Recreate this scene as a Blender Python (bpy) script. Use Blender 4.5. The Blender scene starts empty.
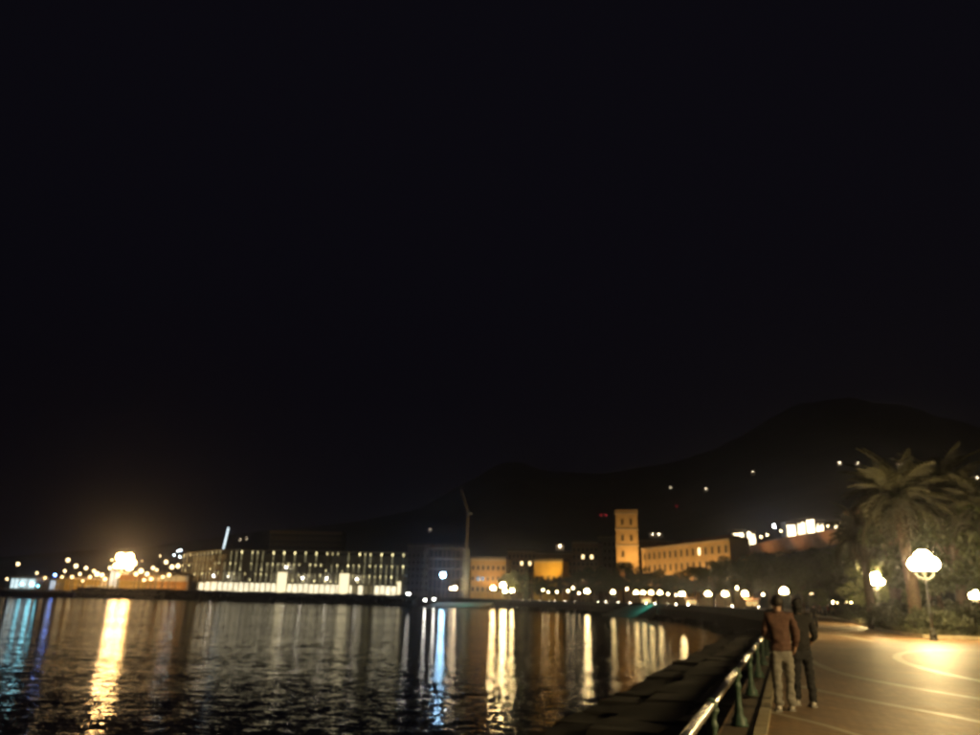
import bpy, bmesh, math, random
import numpy as np
from mathutils import Vector, Matrix, noise as mnoise

sc = bpy.context.scene
C = sc.collection
rnd = random.Random(7)

# ------------------------------------------------------------------ camera
F, CX, CY, EYE = 764.0, 490.0, 367.5, 1.65
PITCH, ROLL = math.radians(16.72), math.radians(1.4)
RC = (Matrix.Rotation(math.pi / 2 + PITCH, 3, 'X') @ Matrix.Rotation(ROLL, 3, 'Z'))
cd = bpy.data.cameras.new('camera')
cam = bpy.data.objects.new('camera', cd)
C.objects.link(cam)
cam.matrix_world = Matrix.Translation((0, 0, EYE)) @ RC.to_4x4()
cd.sensor_width = 36.0
cd.lens = F / 980 * 36
cd.clip_start, cd.clip_end = 0.1, 9000
cd.dof.use_dof = True                      # the phone focused short: everything far is a little soft
cd.dof.focus_distance = 2.5
cd.dof.aperture_fstop = 3.1
sc.camera = cam

# ------------------------------------------------------------------ night sky, exposure, render
w = bpy.data.worlds.new('World'); sc.world = w; w.use_nodes = True
bg = w.node_tree.nodes['Background']
bg.inputs[0].default_value = (0.80, 0.70, 1.15, 1); bg.inputs[1].default_value = 0.0044
sc.view_settings.view_transform = 'Standard'; sc.view_settings.look = 'None'
sc.view_settings.exposure = 0; sc.view_settings.gamma = 1
cy = sc.cycles
cy.use_light_tree = True; cy.use_denoising = True; cy.use_adaptive_sampling = False
cy.sample_clamp_direct = 0; cy.sample_clamp_indirect = 12
cy.max_bounces = 5; cy.diffuse_bounces = 2; cy.glossy_bounces = 3; cy.volume_bounces = 0
cy.caustics_reflective = False; cy.caustics_refractive = False
cy.pixel_filter_type = 'BLACKMAN_HARRIS'; cy.filter_width = 2.2

def ray(px, py):
    return RC @ Vector(((px - CX) / F, -(py - CY) / F, -1))
def on(px, py, z):                         # where the ray through a photo pixel meets height z
    v = ray(px, py); return Vector((0, 0, EYE)) + v * ((z - EYE) / v.z)
def at(px, py, Y):                         # point on that ray Y metres ahead
    v = ray(px, py); return Vector((0, 0, EYE)) + v * (Y / v.y)
hv = ray(788, 606); HD = math.atan2(hv.x, hv.y)
T = Vector((math.sin(HD), math.cos(HD))); S = Vector((math.cos(HD), -math.sin(HD)))
def ts(t, s, z=0.0):                       # promenade frame: along t, right of it s
    p = T * t + S * s; return Vector((p.x, p.y, z))

# ------------------------------------------------------------------ materials
MATS = {}
def mat(name, col, rough=0.7, var=0.25, scale=3.0, bump=0.0, metal=0.0, col2=None, spec=0.5):
    if name in MATS: return MATS[name]
    m = bpy.data.materials.new(name); m.use_nodes = True; MATS[name] = m
    nt = m.node_tree; b = nt.nodes['Principled BSDF']
    tc = nt.nodes.new('ShaderNodeTexCoord'); n = nt.nodes.new('ShaderNodeTexNoise')
    n.inputs['Scale'].default_value = scale; n.inputs['Detail'].default_value = 5; n.inputs['Roughness'].default_value = 0.65
    nt.links.new(tc.outputs['Object'], n.inputs['Vector'])
    r = nt.nodes.new('ShaderNodeValToRGB'); nt.links.new(n.outputs['Fac'], r.inputs['Fac'])
    c2 = col2 or tuple(min(1, c * (1 + var)) for c in col); c1 = tuple(c * (1 - var) for c in col)
    r.color_ramp.elements[0].position = 0.3; r.color_ramp.elements[1].position = 0.7
    r.color_ramp.elements[0].color = (*c1, 1); r.color_ramp.elements[1].color = (*c2, 1)
    nt.links.new(r.outputs['Color'], b.inputs['Base Color'])
    b.inputs['Roughness'].default_value = rough; b.inputs['Metallic'].default_value = metal
    b.inputs['Specular IOR Level'].default_value = spec
    if bump:
        bp = nt.nodes.new('ShaderNodeBump'); bp.inputs['Strength'].default_value = bump; bp.inputs['Distance'].default_value = 0.03
        nt.links.new(n.outputs['Fac'], bp.inputs['Height']); nt.links.new(bp.outputs['Normal'], b.inputs['Normal'])
    return m
def em(name, col, strength):
    if name in MATS: return MATS[name]
    m = bpy.data.materials.new(name); m.use_nodes = True; MATS[name] = m
    b = m.node_tree.nodes['Principled BSDF']
    b.inputs['Base Color'].default_value = (0.8, 0.8, 0.78, 1); b.inputs['Roughness'].default_value = 0.3
    b.inputs['Emission Color'].default_value = (*col, 1); b.inputs['Emission Strength'].default_value = strength
    return m
def em_var(name, col, s0, s1, scale):      # uneven glow, for lit glazing and for floodlit fronts
    m = em(name, col, s1); nt = m.node_tree; b = nt.nodes['Principled BSDF']
    if len(nt.nodes) > 3: return m
    tc = nt.nodes.new('ShaderNodeTexCoord'); n = nt.nodes.new('ShaderNodeTexNoise'); n.inputs['Scale'].default_value = scale
    oi = nt.nodes.new('ShaderNodeObjectInfo'); ad = nt.nodes.new('ShaderNodeVectorMath'); ad.operation = 'ADD'
    mr = nt.nodes.new('ShaderNodeMapRange'); mr.inputs[1].default_value = 0.35; mr.inputs[2].default_value = 0.65
    mr.inputs[3].default_value = s0; mr.inputs[4].default_value = s1
    nt.links.new(tc.outputs['Object'], ad.inputs[0]); nt.links.new(oi.outputs['Location'], ad.inputs[1])
    nt.links.new(ad.outputs[0], n.inputs['Vector']); nt.links.new(n.outputs['Fac'], mr.inputs[0]); nt.links.new(mr.outputs[0], b.inputs['Emission Strength'])
    return m

# ------------------------------------------------------------------ mesh builder
class MB:
    def __init__(s): s.v, s.f = [], []
    def add(s, vs, fs):
        k = len(s.v); s.v += [tuple(v) for v in vs]; s.f += [tuple(i + k for i in f) for f in fs]; return s
    def box(s, c, d, rz=0.0, top=1.0):
        cx, cy_, cz = c; dx, dy, dz = d[0] / 2, d[1] / 2, d[2] / 2; ca, sa = math.cos(rz), math.sin(rz)
        vs = []
        for z, k in ((-dz, 1.0), (dz, top)):
            for x, y in ((-dx, -dy), (dx, -dy), (dx, dy), (-dx, dy)):
                x, y = x * k, y * k
                vs.append((cx + x * ca - y * sa, cy_ + x * sa + y * ca, cz + z))
        return s.add(vs, [(3, 2, 1, 0), (4, 5, 6, 7), (0, 1, 5, 4), (1, 2, 6, 5), (2, 3, 7, 6), (3, 0, 4, 7)])
    def tube(s, pts, rad, n=8, cap=True):
        pts = [Vector(p) for p in pts]; m = len(pts)
        if not isinstance(rad, (list, tuple)): rad = [rad] * m
        vs, fs = [], []; u = None
        for i, p in enumerate(pts):
            d = (pts[min(i + 1, m - 1)] - pts[max(i - 1, 0)]).normalized()
            if u is None: u = d.orthogonal().normalized()
            u = (u - d * u.dot(d)).normalized(); v = d.cross(u)
            for k in range(n):
                a = 2 * math.pi * k / n; vs.append(p + (u * math.cos(a) + v * math.sin(a)) * rad[i])
        for i in range(m - 1):
            for k in range(n):
                a, b = i * n + k, i * n + (k + 1) % n; fs.append((a, b, b + n, a + n))
        if cap: fs += [tuple(range(n))[::-1], tuple(range((m - 1) * n, m * n))]
        return s.add(vs, fs)
    def lathe(s, prof, c=(0, 0, 0), n=12):
        vs, fs = [], []; m = len(prof)
        for r, z in prof:
            for k in range(n):
                a = 2 * math.pi * k / n; vs.append((c[0] + r * math.cos(a), c[1] + r * math.sin(a), c[2] + z))
        for i in range(m - 1):
            for k in range(n):
                a, b = i * n + k, i * n + (k + 1) % n; fs.append((a, b, b + n, a + n))
        fs += [tuple(range(n))[::-1], tuple(range((m - 1) * n, m * n))]
        return s.add(vs, fs)
    def ball(s, c, r, n=10, m=6, sz=1.0):
        prof = [(max(1e-3, r * math.sin(math.pi * i / m)), -r * sz * math.cos(math.pi * i / m)) for i in range(m + 1)]
        return s.lathe(prof, c, n)
    def mesh(s, name, m, smooth=False):
        me = bpy.data.meshes.new(name); me.from_pydata(s.v, [], s.f); me.materials.append(m)
        if smooth: me.polygons.foreach_set('use_smooth', [True] * len(me.polygons))
        me.update(); return me
    def build(s, name, m, parent=None, smooth=False, loc=(0, 0, 0), rz=0.0):
        return inst(s.mesh(name, m, smooth), name, parent, loc, rz)
def inst(me, name, parent=None, loc=(0, 0, 0), rz=0.0, scale=None):
    o = bpy.data.objects.new(name, me); C.objects.link(o); o.parent = parent; o.location = loc
    o.rotation_euler = (0, 0, rz)
    if scale is not None: o.scale = scale
    return o
def tag(o, label=None, cat=None, group=None, kind=None):
    if label: o['label'] = label
    if cat: o['category'] = cat
    if group: o['group'] = group
    if kind: o['kind'] = kind
    return o
def thing(name, label, cat, loc=(0, 0, 0), rz=0.0, group=None):
    return tag(inst(None, name, None, loc, rz), label, cat, group)
def copy_tree(o, parent=None):
    c = o.copy(); C.objects.link(c); c.parent = parent
    for ch in list(o.children): copy_tree(ch, c)
    return c
def lamp_light(name, loc, col, power, parent=None, target=None, angle=110, radius=0.3, blend=0.6):
    l = bpy.data.lights.new(name, 'SPOT' if target is not None else 'POINT'); l.color = col; l.energy = power; l.shadow_soft_size = radius
    o = bpy.data.objects.new(name, l); C.objects.link(o); o.location = loc; o.parent = parent
    if target is not None:
        l.spot_size = math.radians(angle); l.spot_blend = blend
        o.rotation_euler = (Vector(target) - Vector(loc)).to_track_quat('-Z', 'Y').to_euler()
    return o

# ------------------------------------------------------------------ water
WZ = -2.2
def water_mat():
    m = bpy.data.materials.new('sea_water'); m.use_nodes = True; nt = m.node_tree; b = nt.nodes['Principled BSDF']
    b.inputs['Base Color'].default_value = (0.003, 0.006, 0.008, 1); b.inputs['Roughness'].default_value = 0.06
    b.inputs['IOR'].default_value = 1.33
    tc = nt.nodes.new('ShaderNodeTexCoord')
    tot = None
    for sc_, amp, rot, st in ((3.6, 0.28, 0.25, 0.5), (11.0, 0.27, -0.4, 0.8), (0.3, 0.05, 0.1, 0.4)):
        mp = nt.nodes.new('ShaderNodeMapping'); mp.inputs['Rotation'].default_value = (0, 0, rot); mp.inputs['Scale'].default_value = (st, 1, 1)
        nt.links.new(tc.outputs['Object'], mp.inputs['Vector'])
        n = nt.nodes.new('ShaderNodeTexNoise'); n.inputs['Scale'].default_value = sc_; n.inputs['Detail'].default_value = 2.0
        nt.links.new(mp.outputs[0], n.inputs['Vector'])
        s1 = nt.nodes.new('ShaderNodeVectorMath'); s1.operation = 'SUBTRACT'; s1.inputs[1].default_value = (0.5, 0.5, 0.5)
        nt.links.new(n.outputs['Color'], s1.inputs[0])
        s2 = nt.nodes.new('ShaderNodeVectorMath'); s2.operation = 'MULTIPLY'; s2.inputs[1].default_value = (amp * 0.8, amp, 0)
        nt.links.new(s1.outputs[0], s2.inputs[0])
        if tot is None: tot = s2
        else:
            a = nt.nodes.new('ShaderNodeVectorMath'); nt.links.new(tot.outputs[0], a.inputs[0]); nt.links.new(s2.outputs[0], a.inputs[1]); tot = a
    # calm and ruffled patches
    n = nt.nodes.new('ShaderNodeTexNoise'); n.inputs['Scale'].default_value = 0.045; n.inputs['Detail'].default_value = 3
    mp = nt.nodes.new('ShaderNodeMapping'); mp.inputs['Scale'].default_value = (0.35, 1, 1); nt.links.new(tc.outputs['Object'], mp.inputs['Vector']); nt.links.new(mp.outputs[0], n.inputs['Vector'])
    mr = nt.nodes.new('ShaderNodeMapRange'); mr.inputs[1].default_value = 0.35; mr.inputs[2].default_value = 0.65; mr.inputs[3].default_value = 0.7; mr.inputs[4].default_value = 1.25
    nt.links.new(n.outputs['Fac'], mr.inputs[0])
    sm = nt.nodes.new('ShaderNodeVectorMath'); sm.operation = 'SCALE'; nt.links.new(tot.outputs[0], sm.inputs[0]); nt.links.new(mr.outputs[0], sm.inputs['Scale'])
    a = nt.nodes.new('ShaderNodeVectorMath'); a.inputs[1].default_value = (0, 0, 1); nt.links.new(sm.outputs[0], a.inputs[0])
    nm = nt.nodes.new('ShaderNodeVectorMath'); nm.operation = 'NORMALIZE'; nt.links.new(a.outputs[0], nm.inputs[0])
    nt.links.new(nm.outputs[0], b.inputs['Normal'])
    return m
o = MB().add([(-2900, -400, WZ), (300, -400, WZ), (300, 400, WZ), (-2900, 400, WZ)], [(0, 1, 2, 3)]).build('water', water_mat())
tag(o, 'dark night sea of the bay streaked with lamp reflections', kind='structure')

# ------------------------------------------------------------------ land
SHORE = [ts(-80, -1), ts(0, -1), ts(60, -1), ts(75, -1), Vector((34.6, 112, 0)), Vector((41, 152, 0)), Vector((41.3, 190, 0)), Vector((37, 213, 0)), Vector((31, 232, 0)),
         Vector((22, 264, 0)), Vector((9.5, 300, 0)), Vector((-17, 318, 0)), Vector((-45, 324, 0)), Vector((-330, 338, 0))]
def paving_mat():
    m = bpy.data.materials.new('promenade_paving'); m.use_nodes = True; nt = m.node_tree; b = nt.nodes['Principled BSDF']
    tc = nt.nodes.new('ShaderNodeTexCoord'); mp = nt.nodes.new('ShaderNodeMapping'); mp.inputs['Rotation'].default_value = (0, 0, HD + 0.78)
    nt.links.new(tc.outputs['Object'], mp.inputs['Vector'])
    br = nt.nodes.new('ShaderNodeTexBrick'); br.inputs['Scale'].default_value = 1.0; br.inputs['Brick Width'].default_value = 0.22; br.inputs['Row Height'].default_value = 0.11
    br.inputs['Mortar Size'].default_value = 0.006; br.inputs['Mortar Smooth'].default_value = 0.3; br.inputs['Bias'].default_value = 0.0
    br.inputs['Color1'].default_value = (0.33, 0.21, 0.11, 1); br.inputs['Color2'].default_value = (0.21, 0.135, 0.072, 1); br.inputs['Mortar'].default_value = (0.06, 0.045, 0.035, 1)
    nt.links.new(mp.outputs[0], br.inputs['Vector'])
    n = nt.nodes.new('ShaderNodeTexNoise'); n.inputs['Scale'].default_value = 0.9; n.inputs['Detail'].default_value = 9; n.inputs['Roughness'].default_value = 0.78
    nt.links.new(tc.outputs['Object'], n.inputs['Vector'])
    mr = nt.nodes.new('ShaderNodeMapRange'); mr.inputs[1].default_value = 0.3; mr.inputs[2].default_value = 0.7; mr.inputs[3].default_value = 0.55; mr.inputs[4].default_value = 1.35
    nt.links.new(n.outputs['Fac'], mr.inputs[0])
    mx = nt.nodes.new('ShaderNodeVectorMath'); mx.operation = 'SCALE'; nt.links.new(br.outputs['Color'], mx.inputs[0]); nt.links.new(mr.outputs[0], mx.inputs['Scale'])
    vo = nt.nodes.new('ShaderNodeTexVoronoi'); vo.inputs['Scale'].default_value = 1.7; nt.links.new(tc.outputs['Object'], vo.inputs['Vector'])
    vr = nt.nodes.new('ShaderNodeMapRange'); vr.inputs[1].default_value = .05; vr.inputs[2].default_value = .12; vr.inputs[3].default_value = .45; vr.inputs[4].default_value = 1.0
    nt.links.new(vo.outputs['Distance'], vr.inputs[0])
    n3 = nt.nodes.new('ShaderNodeTexNoise'); n3.inputs['Scale'].default_value = .18; n3.inputs['Detail'].default_value = 4; nt.links.new(tc.outputs['Object'], n3.inputs['Vector'])
    v3 = nt.nodes.new('ShaderNodeMapRange'); v3.inputs[1].default_value = .35; v3.inputs[2].default_value = .65; v3.inputs[3].default_value = .7; v3.inputs[4].default_value = 1.2; nt.links.new(n3.outputs['Fac'], v3.inputs[0])
    mm = nt.nodes.new('ShaderNodeMath'); mm.operation = 'MULTIPLY'; nt.links.new(vr.outputs[0], mm.inputs[0]); nt.links.new(v3.outputs[0], mm.inputs[1])
    m2 = nt.nodes.new('ShaderNodeVectorMath'); m2.operation = 'SCALE'; nt.links.new(mx.outputs[0], m2.inputs[0]); nt.links.new(mm.outputs[0], m2.inputs['Scale'])
    nt.links.new(m2.outputs[0], b.inputs['Base Color'])
    r2 = nt.nodes.new('ShaderNodeMapRange'); r2.inputs[3].default_value = 0.38; r2.inputs[4].default_value = 0.7; nt.links.new(n.outputs['Fac'], r2.inputs[0]); nt.links.new(r2.outputs[0], b.inputs['Roughness'])
    bp = nt.nodes.new('ShaderNodeBump'); bp.inputs['Strength'].default_value = 0.5; bp.inputs['Distance'].default_value = 0.006; bp.invert = True
    nt.links.new(br.outputs['Fac'], bp.inputs['Height']); nt.links.new(bp.outputs['Normal'], b.inputs['Normal'])
    return m
PAVE = paving_mat()
poly = [Vector((p.x, p.y)) for p in SHORE] + [Vector((-2900, 338)), Vector((-2900, 2900)), Vector((2900, 2900)), Vector((2900, -200))]
bm = bmesh.new(); vs = [bm.verts.new((p.x, p.y, 0)) for p in poly]
f = bm.faces.new(vs); f.normal_update()
if f.normal.z < 0: f.normal_flip()
bmesh.ops.triangulate(bm, faces=[f])
for i in range(len(poly) - 1):             # quay face down to the sea bed
    a, b_ = poly[i], poly[i + 1]
    q = [bm.verts.new((a.x, a.y, -0.001)), bm.verts.new((b_.x, b_.y, -0.001)), bm.verts.new((b_.x, b_.y, -3.4)), bm.verts.new((a.x, a.y, -3.4))]
    bm.faces.new(q).material_index = 1
me = bpy.data.meshes.new('ground'); bm.to_mesh(me); bm.free(); me.materials.append(PAVE); me.materials.append(mat('quay_face_stone', (0.045, 0.04, 0.036), 0.95, 0.35, 0.8, 0.3, spec=0.1))
tag(inst(me, 'ground'), 'brown brick paved promenade and shore land round the bay', kind='structure')

# hills: height along a direction follows the skyline seen in the photograph
SKY = [(-260, 560), (0, 556), (150, 545), (260, 528), (340, 522), (420, 508), (470, 478), (500, 460), (520, 458), (545, 470), (600, 472), (660, 462), (720, 443), (760, 425), (800, 404), (845, 391), (885, 398), (920, 408), (980, 424), (1150, 455)]
SA, SE = [], []
for px, py in SKY:
    v = ray(px, py); SA.append(math.atan2(v.x, v.y)); SE.append(v.z / math.hypot(v.x, v.y))
def hill_z(x, y):
    r = math.hypot(x, y); az = math.atan2(x, y); e = float(np.interp(az, SA, SE))
    r0 = float(np.interp(az, [-.12, .02, .2, .32], [250, 180, 75, 0]))
    g = float(np.interp(r - r0 * max(0, min(1, (2000 - r) / 1200)), [335, 350, 430, 700, 1200, 2000, 2600], [0, 0.12, 0.32, 0.5, 0.75, 1.0, 0.9]))
    z = r * e * g - 0.4
    if r > 345 + r0:
        k = min(1, (r - 345 - r0) / 500)
        z += k * 0.035 * r * e * (mnoise.fractal(Vector((x, y, 0)) / 260, 0.9, 2.1, 5) - 0.2) * 1.3
    return z
rs = list(np.concatenate([np.linspace(335, 460, 12), np.geomspace(490, 2700, 26)])); azs = np.radians(np.linspace(-62, 80, 190))
vv = [(r * math.sin(a), r * math.cos(a), hill_z(r * math.sin(a), r * math.cos(a))) for r in rs for a in azs]; nA = len(azs)
ff = [(i * nA + k, i * nA + k + 1, (i + 1) * nA + k + 1, (i + 1) * nA + k) for i in range(len(rs) - 1) for k in range(nA - 1)]
o = MB().add(vv, ff).build('hill', mat('hill_scrub', (0.05, 0.05, 0.035), 0.95, 0.4, 0.02), smooth=True)
tag(o, 'dark mountain slopes rising behind the town', kind='structure')
def hill_hit(px, py):
    v = ray(px, py)
    for r in np.geomspace(345, 2600, 700):
        p = Vector((0, 0, EYE)) + v * (r / math.hypot(v.x, v.y))
        if p.z <= hill_z(p.x, p.y): return Vector((p.x, p.y, hill_z(p.x, p.y)))
    return Vector((p.x, p.y, hill_z(p.x, p.y)))

# dark side strip under the railing, kerb, pale bands in the paving
def ribbon(pts, wid, z):
    pts = [Vector((p.x, p.y)) for p in pts]
    for _ in range(3):
        q = [pts[0]]
        for a, b_ in zip(pts, pts[1:]): q += [a * .75 + b_ * .25, a * .25 + b_ * .75]
        pts = q + [pts[-1]]
    vs, fs = [], []
    for i, p in enumerate(pts):
        d = (pts[min(i + 1, len(pts) - 1)] - pts[max(0, i - 1)]).normalized(); nrm = Vector((-d.y, d.x)) * wid / 2
        vs += [(p.x + nrm.x, p.y + nrm.y, z), (p.x - nrm.x, p.y - nrm.y, z)]
    for i in range(len(pts) - 1): fs.append((2 * i + 1, 2 * i + 3, 2 * i + 2, 2 * i))
    return MB().add(vs, fs)
STRIP = mat('railing_strip_stone', (0.10, 0.075, 0.05), 0.7, 0.35, 2.0, 0.3)
o = MB().add([ts(-20, -0.96, .004), ts(-20, -0.56, .004), ts(75, -0.56, .004), ts(75, -0.96, .004)], [(0, 1, 2, 3)]).build('pavement', STRIP)
tag(o, 'narrow dark stone edging strip that carries the railing', kind='structure')
BAND = mat('pale_band_stone', (0.42, 0.37, 0.27), 0.45, 0.2, 1.5, 0.2)
for pts, wd in (([(806, 658), (815, 663), (830, 670), (850, 676), (890, 684), (930, 691), (980, 699), (1050, 712)], .22),
                ([(800, 686), (820, 691), (860, 699), (900, 707), (940, 714), (980, 722), (1040, 736)], .2),
                ([(770, 712), (790, 717), (820, 724), (850, 733), (880, 743)], .13),
                ([(1060, 656), (980, 650.5), (930, 650), (902, 652.5), (895, 657), (903, 662.5), (925, 669), (950, 675), (980, 681), (1060, 698)], .27),
                ([(818, 634), (835, 634.5), (855, 637.5), (870, 641.5)], .5)):
    o = ribbon([on(px, py, 0) for px, py in pts], wd, 0.005).build('paving_band', BAND); tag(o, 'pale curved stone band set into the brown paving', kind='structure')
kerb = tag(inst(None, 'kerb'), 'pale stone kerb line beside the railing', kind='structure')
km = MB().box((0, 0, 0.012), (0.165, 0.985, 0.07), top=0.97).mesh('kerb_stone', mat('kerb_stone', (0.34, 0.29, 0.19), 0.6, 0.3, 3, 0.2))
for i in range(70):
    p = ts(-6 + i + .5, -0.47); inst(km, 'kerb_stone', kerb, p, -HD + rnd.uniform(-.004, .004))

# ------------------------------------------------------------------ sea wall blocks below the railing
rock = mat('sea_wall_block', (0.024, 0.022, 0.021), 0.85, 0.45, 1.2, 0.5)
bwk = thing('sea_wall', 'row of big dark stone blocks stepping down to the sea below the railing', 'sea wall')
MB().add([ts(-30, -1.05, -1.4), ts(110, -1.05, -1.4), ts(110, -4.6, -3.5), ts(-30, -4.6, -3.5), ts(-30, -1.05, -4), ts(110, -1.05, -4)], [(0, 1, 2, 3), (0, 4, 5, 1), (0, 3, 4), (1, 5, 2)][:1]).build('core', rock, bwk)
bms = []
for k in range(5):
    b = MB(); x, y, z = rnd.uniform(.65, .78), rnd.uniform(.85, 1.1), .5
    prof = [(x - .09, y - .09, -z), (x, y, -z + .1), (x, y, z - .12), (x - .1, y - .1, z)]
    vs = []
    for a, c, h in prof:
        for sx, sy in ((-1, -1), (1, -1), (1, 1), (-1, 1)): vs.append((sx * a + rnd.uniform(-.06, .06), sy * c + rnd.uniform(-.06, .06), h + rnd.uniform(-.05, .05)))
    fs = [(3, 2, 1, 0), (12, 13, 14, 15)] + [(i * 4 + j, i * 4 + (j + 1) % 4, i * 4 + 4 + (j + 1) % 4, i * 4 + 4 + j) for i in range(3) for j in range(4)]
    b.add(vs, fs); bms.append(b.mesh('stone_block', rock))
for i in range(46):
    for row, (s_, z_) in enumerate(((-1.78, -1.45), (-3.3, -1.52), (-4.85, -1.78))):
        t_ = -4 + i * 2.15 + row * .7 + rnd.uniform(-.12, .12)
        o = inst(rnd.choice(bms), 'stone_block', bwk, ts(t_, s_ + rnd.uniform(-.1, .1), z_ + rnd.uniform(-.06, .05)), -HD + rnd.uniform(-.04, .04) + (math.pi if rnd.random() < .5 else 0), (1.1, 1.12, 1))
        o.rotation_euler.x = rnd.uniform(-.025, .025); o.rotation_euler.y = rnd.uniform(-.03, .03)

# ------------------------------------------------------------------ railing
green = mat('green_cast_iron', (0.04, 0.08, 0.06), 0.5, 0.3, 6, 0.2)
steel = mat('steel_tube', (0.60, 0.59, 0.56), 0.26, 0.12, 9, 0.05, metal=1.0)
RS, RH, SP = -0.77, 0.71, 4.0
rail = thing('railing', 'steel tube handrail on green cast iron posts along the sea wall', 'railing')
pm = MB().lathe([(.125, 0), (.125, .03), (.105, .05), (.115, .09), (.075, .14), (.058, .2), (.066, .23), (.05, .27), (.046, .5), (.06, .54), (.06, .57), (.044, .6), (.05, .66), (.075, .69), (.075, .72)], n=14).mesh('post', green, True)
cm = MB().lathe([(.052, -.09), (.06, -.08), (.06, .08), (.052, .09)], n=14).mesh('collar', green, True)
hm = MB().tube([(0, -SP / 2, 0), (0, SP / 2, 0)], .045, 16).mesh('handrail', steel, True)
T0 = 8.2 - 4 * SP
for i in range(24):
    t_ = T0 + i * SP
    o = inst(pm, 'post', rail, ts(t_, RS, .004), 0, (1, 1, .94))
    c = inst(cm, 'collar', o, (0, 0, (RH - .004) / .94), -HD); c.rotation_euler = (math.pi / 2, 0, -HD)
    inst(hm, 'handrail', rail, ts(t_ + SP / 2, RS, RH), -HD)

# ------------------------------------------------------------------ lamp posts
iron = mat('lamp_iron', (0.05, 0.055, 0.05), 0.45, 0.2, 5)
WARM = (1.0, 0.71, 0.30)
glow = em('lamp_globe_glow', WARM, 350)
glow_far = em('far_lamp_globe_glow', WARM, 150); glow_dim = em('dim_lamp_globe_glow', WARM, 30)
def make_candelabra():
    r = thing('lamp_post', '', 'lamp post')
    MB().lathe([(.2, 0), (.2, .08), (.16, .12), (.17, .3), (.11, .42), (.13, .5), (.085, .58)], n=12).build('base', iron, r)
    MB().lathe([(.08, .57), (.07, 1.2), (.085, 1.24), (.065, 1.3), (.055, 2.8), (.08, 2.84), (.08, 2.92), (.05, 3.0), (.045, 3.75), (.09, 3.8)], n=10).build('pole', iron, r, True)
    gm = MB().ball((0, 0, 0), .35, 12, 8).mesh('globe', glow, True)
    cap = MB().lathe([(.13, .325), (.07, .37), (.015, .44)], n=8).mesh('cap', iron)
    cup = MB().lathe([(.03, -.42), (.13, -.34), (.15, -.315)], n=8).mesh('cup', iron)
    am = MB().tube([(0, 0, 2.95), (.18, 0, 2.98), (.32, 0, 3.06), (.4, 0, 3.2), (.4, 0, 3.32)], .025, 6).mesh('arm', iron)
    for k in range(4):
        a = k * math.pi / 2 + .5
        inst(am, 'arm', r, rz=a)
    for k in range(5):
        a = k * math.pi / 2 + .5
        p = (.38 * math.cos(a), .38 * math.sin(a), 3.70) if k < 4 else (0, 0, 3.96)
        g = inst(gm, 'globe', r, p, 0, (.95,) * 3 if k < 4 else (1.22,) * 3); inst(cap, 'cap', g); inst(cup, 'cup', g)
    return r
cand = make_candelabra(); cand_used = False
far_globe = [c for c in cand.children if c.name.startswith('globe')][0].data.copy(); far_globe.materials.clear(); far_globe.materials.append(glow_far); dim_globe = far_globe.copy(); dim_globe.materials.clear(); dim_globe.materials.append(glow_dim)
def candelabra(p, label, group=None, k=1.0, dim=False):
    global cand_used
    o = copy_tree(cand) if cand_used else cand
    cand_used = True
    o.location = (p[0], p[1], 0); o.rotation_euler.z = rnd.uniform(0, 1.5); o['label'] = label; o.scale = (k, k, k)
    if math.hypot(p[0], p[1]) > 120:
        for c in o.children:
            if c.name.startswith('globe'): c.data = dim_globe if dim else far_globe
    if group: o['group'] = group
    return o
GL = 'lamp posts of the promenade'
candelabra(ts(9.0, 8.2), 'five-globe iron lamp post on the open paving level with the couple', GL)
candelabra(on(934, 640.5, 0), 'five-globe lamp post standing on open paving in front of the big palms', GL, 1.06)
candelabra(on(876, 582, 3.8), 'five-globe lamp post under yellow-green foliage at the planting bed corner', GL, 1.06)
candelabra(on(974, 587, 3.8), 'five-globe lamp post deep in the garden beside the white board', GL, .8)
candelabra(on(784, 592, 3.8), 'five-globe lamp post shining right behind the couple\'s heads', GL, 1.05)
for px, py in ((745, 594), (725, 594), (708, 594), (682, 594)):
    candelabra(on(px, py, 3.85), 'five-globe lamp post in the bright row below the amber palace on far shore', 'bright lamp row on the far shore', 1.02)
for px, py, Y in ((587, 592, 250), (613, 594, 262), (636, 594, 258), (643, 594, 250), (651, 593.5, 252), (660, 594.5, 246)):
    p = at(px, py, Y); candelabra(p, 'five-globe lamp post under the trees below the square tower on far shore', 'lamps below the tower', max(1.1, p.z / 3.8), px != 587)
for px, py, Y in ((493, 588, 316), (503, 585, 322), (505, 591, 318), (512, 590.5, 320)):
    p = at(px, py, Y); candelabra(p, 'five-globe lamp post in the bright cluster before the orange building', 'bright lamp cluster on the quay', p.z / 3.8)
for px, py, Y in ((834, 592, 140), (848, 589, 120)):
    p = at(px, py, Y); candelabra(p, 'small distant five-globe lamp post among bushes past the walkers', 'lamps beyond the planting bed', .62)

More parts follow.
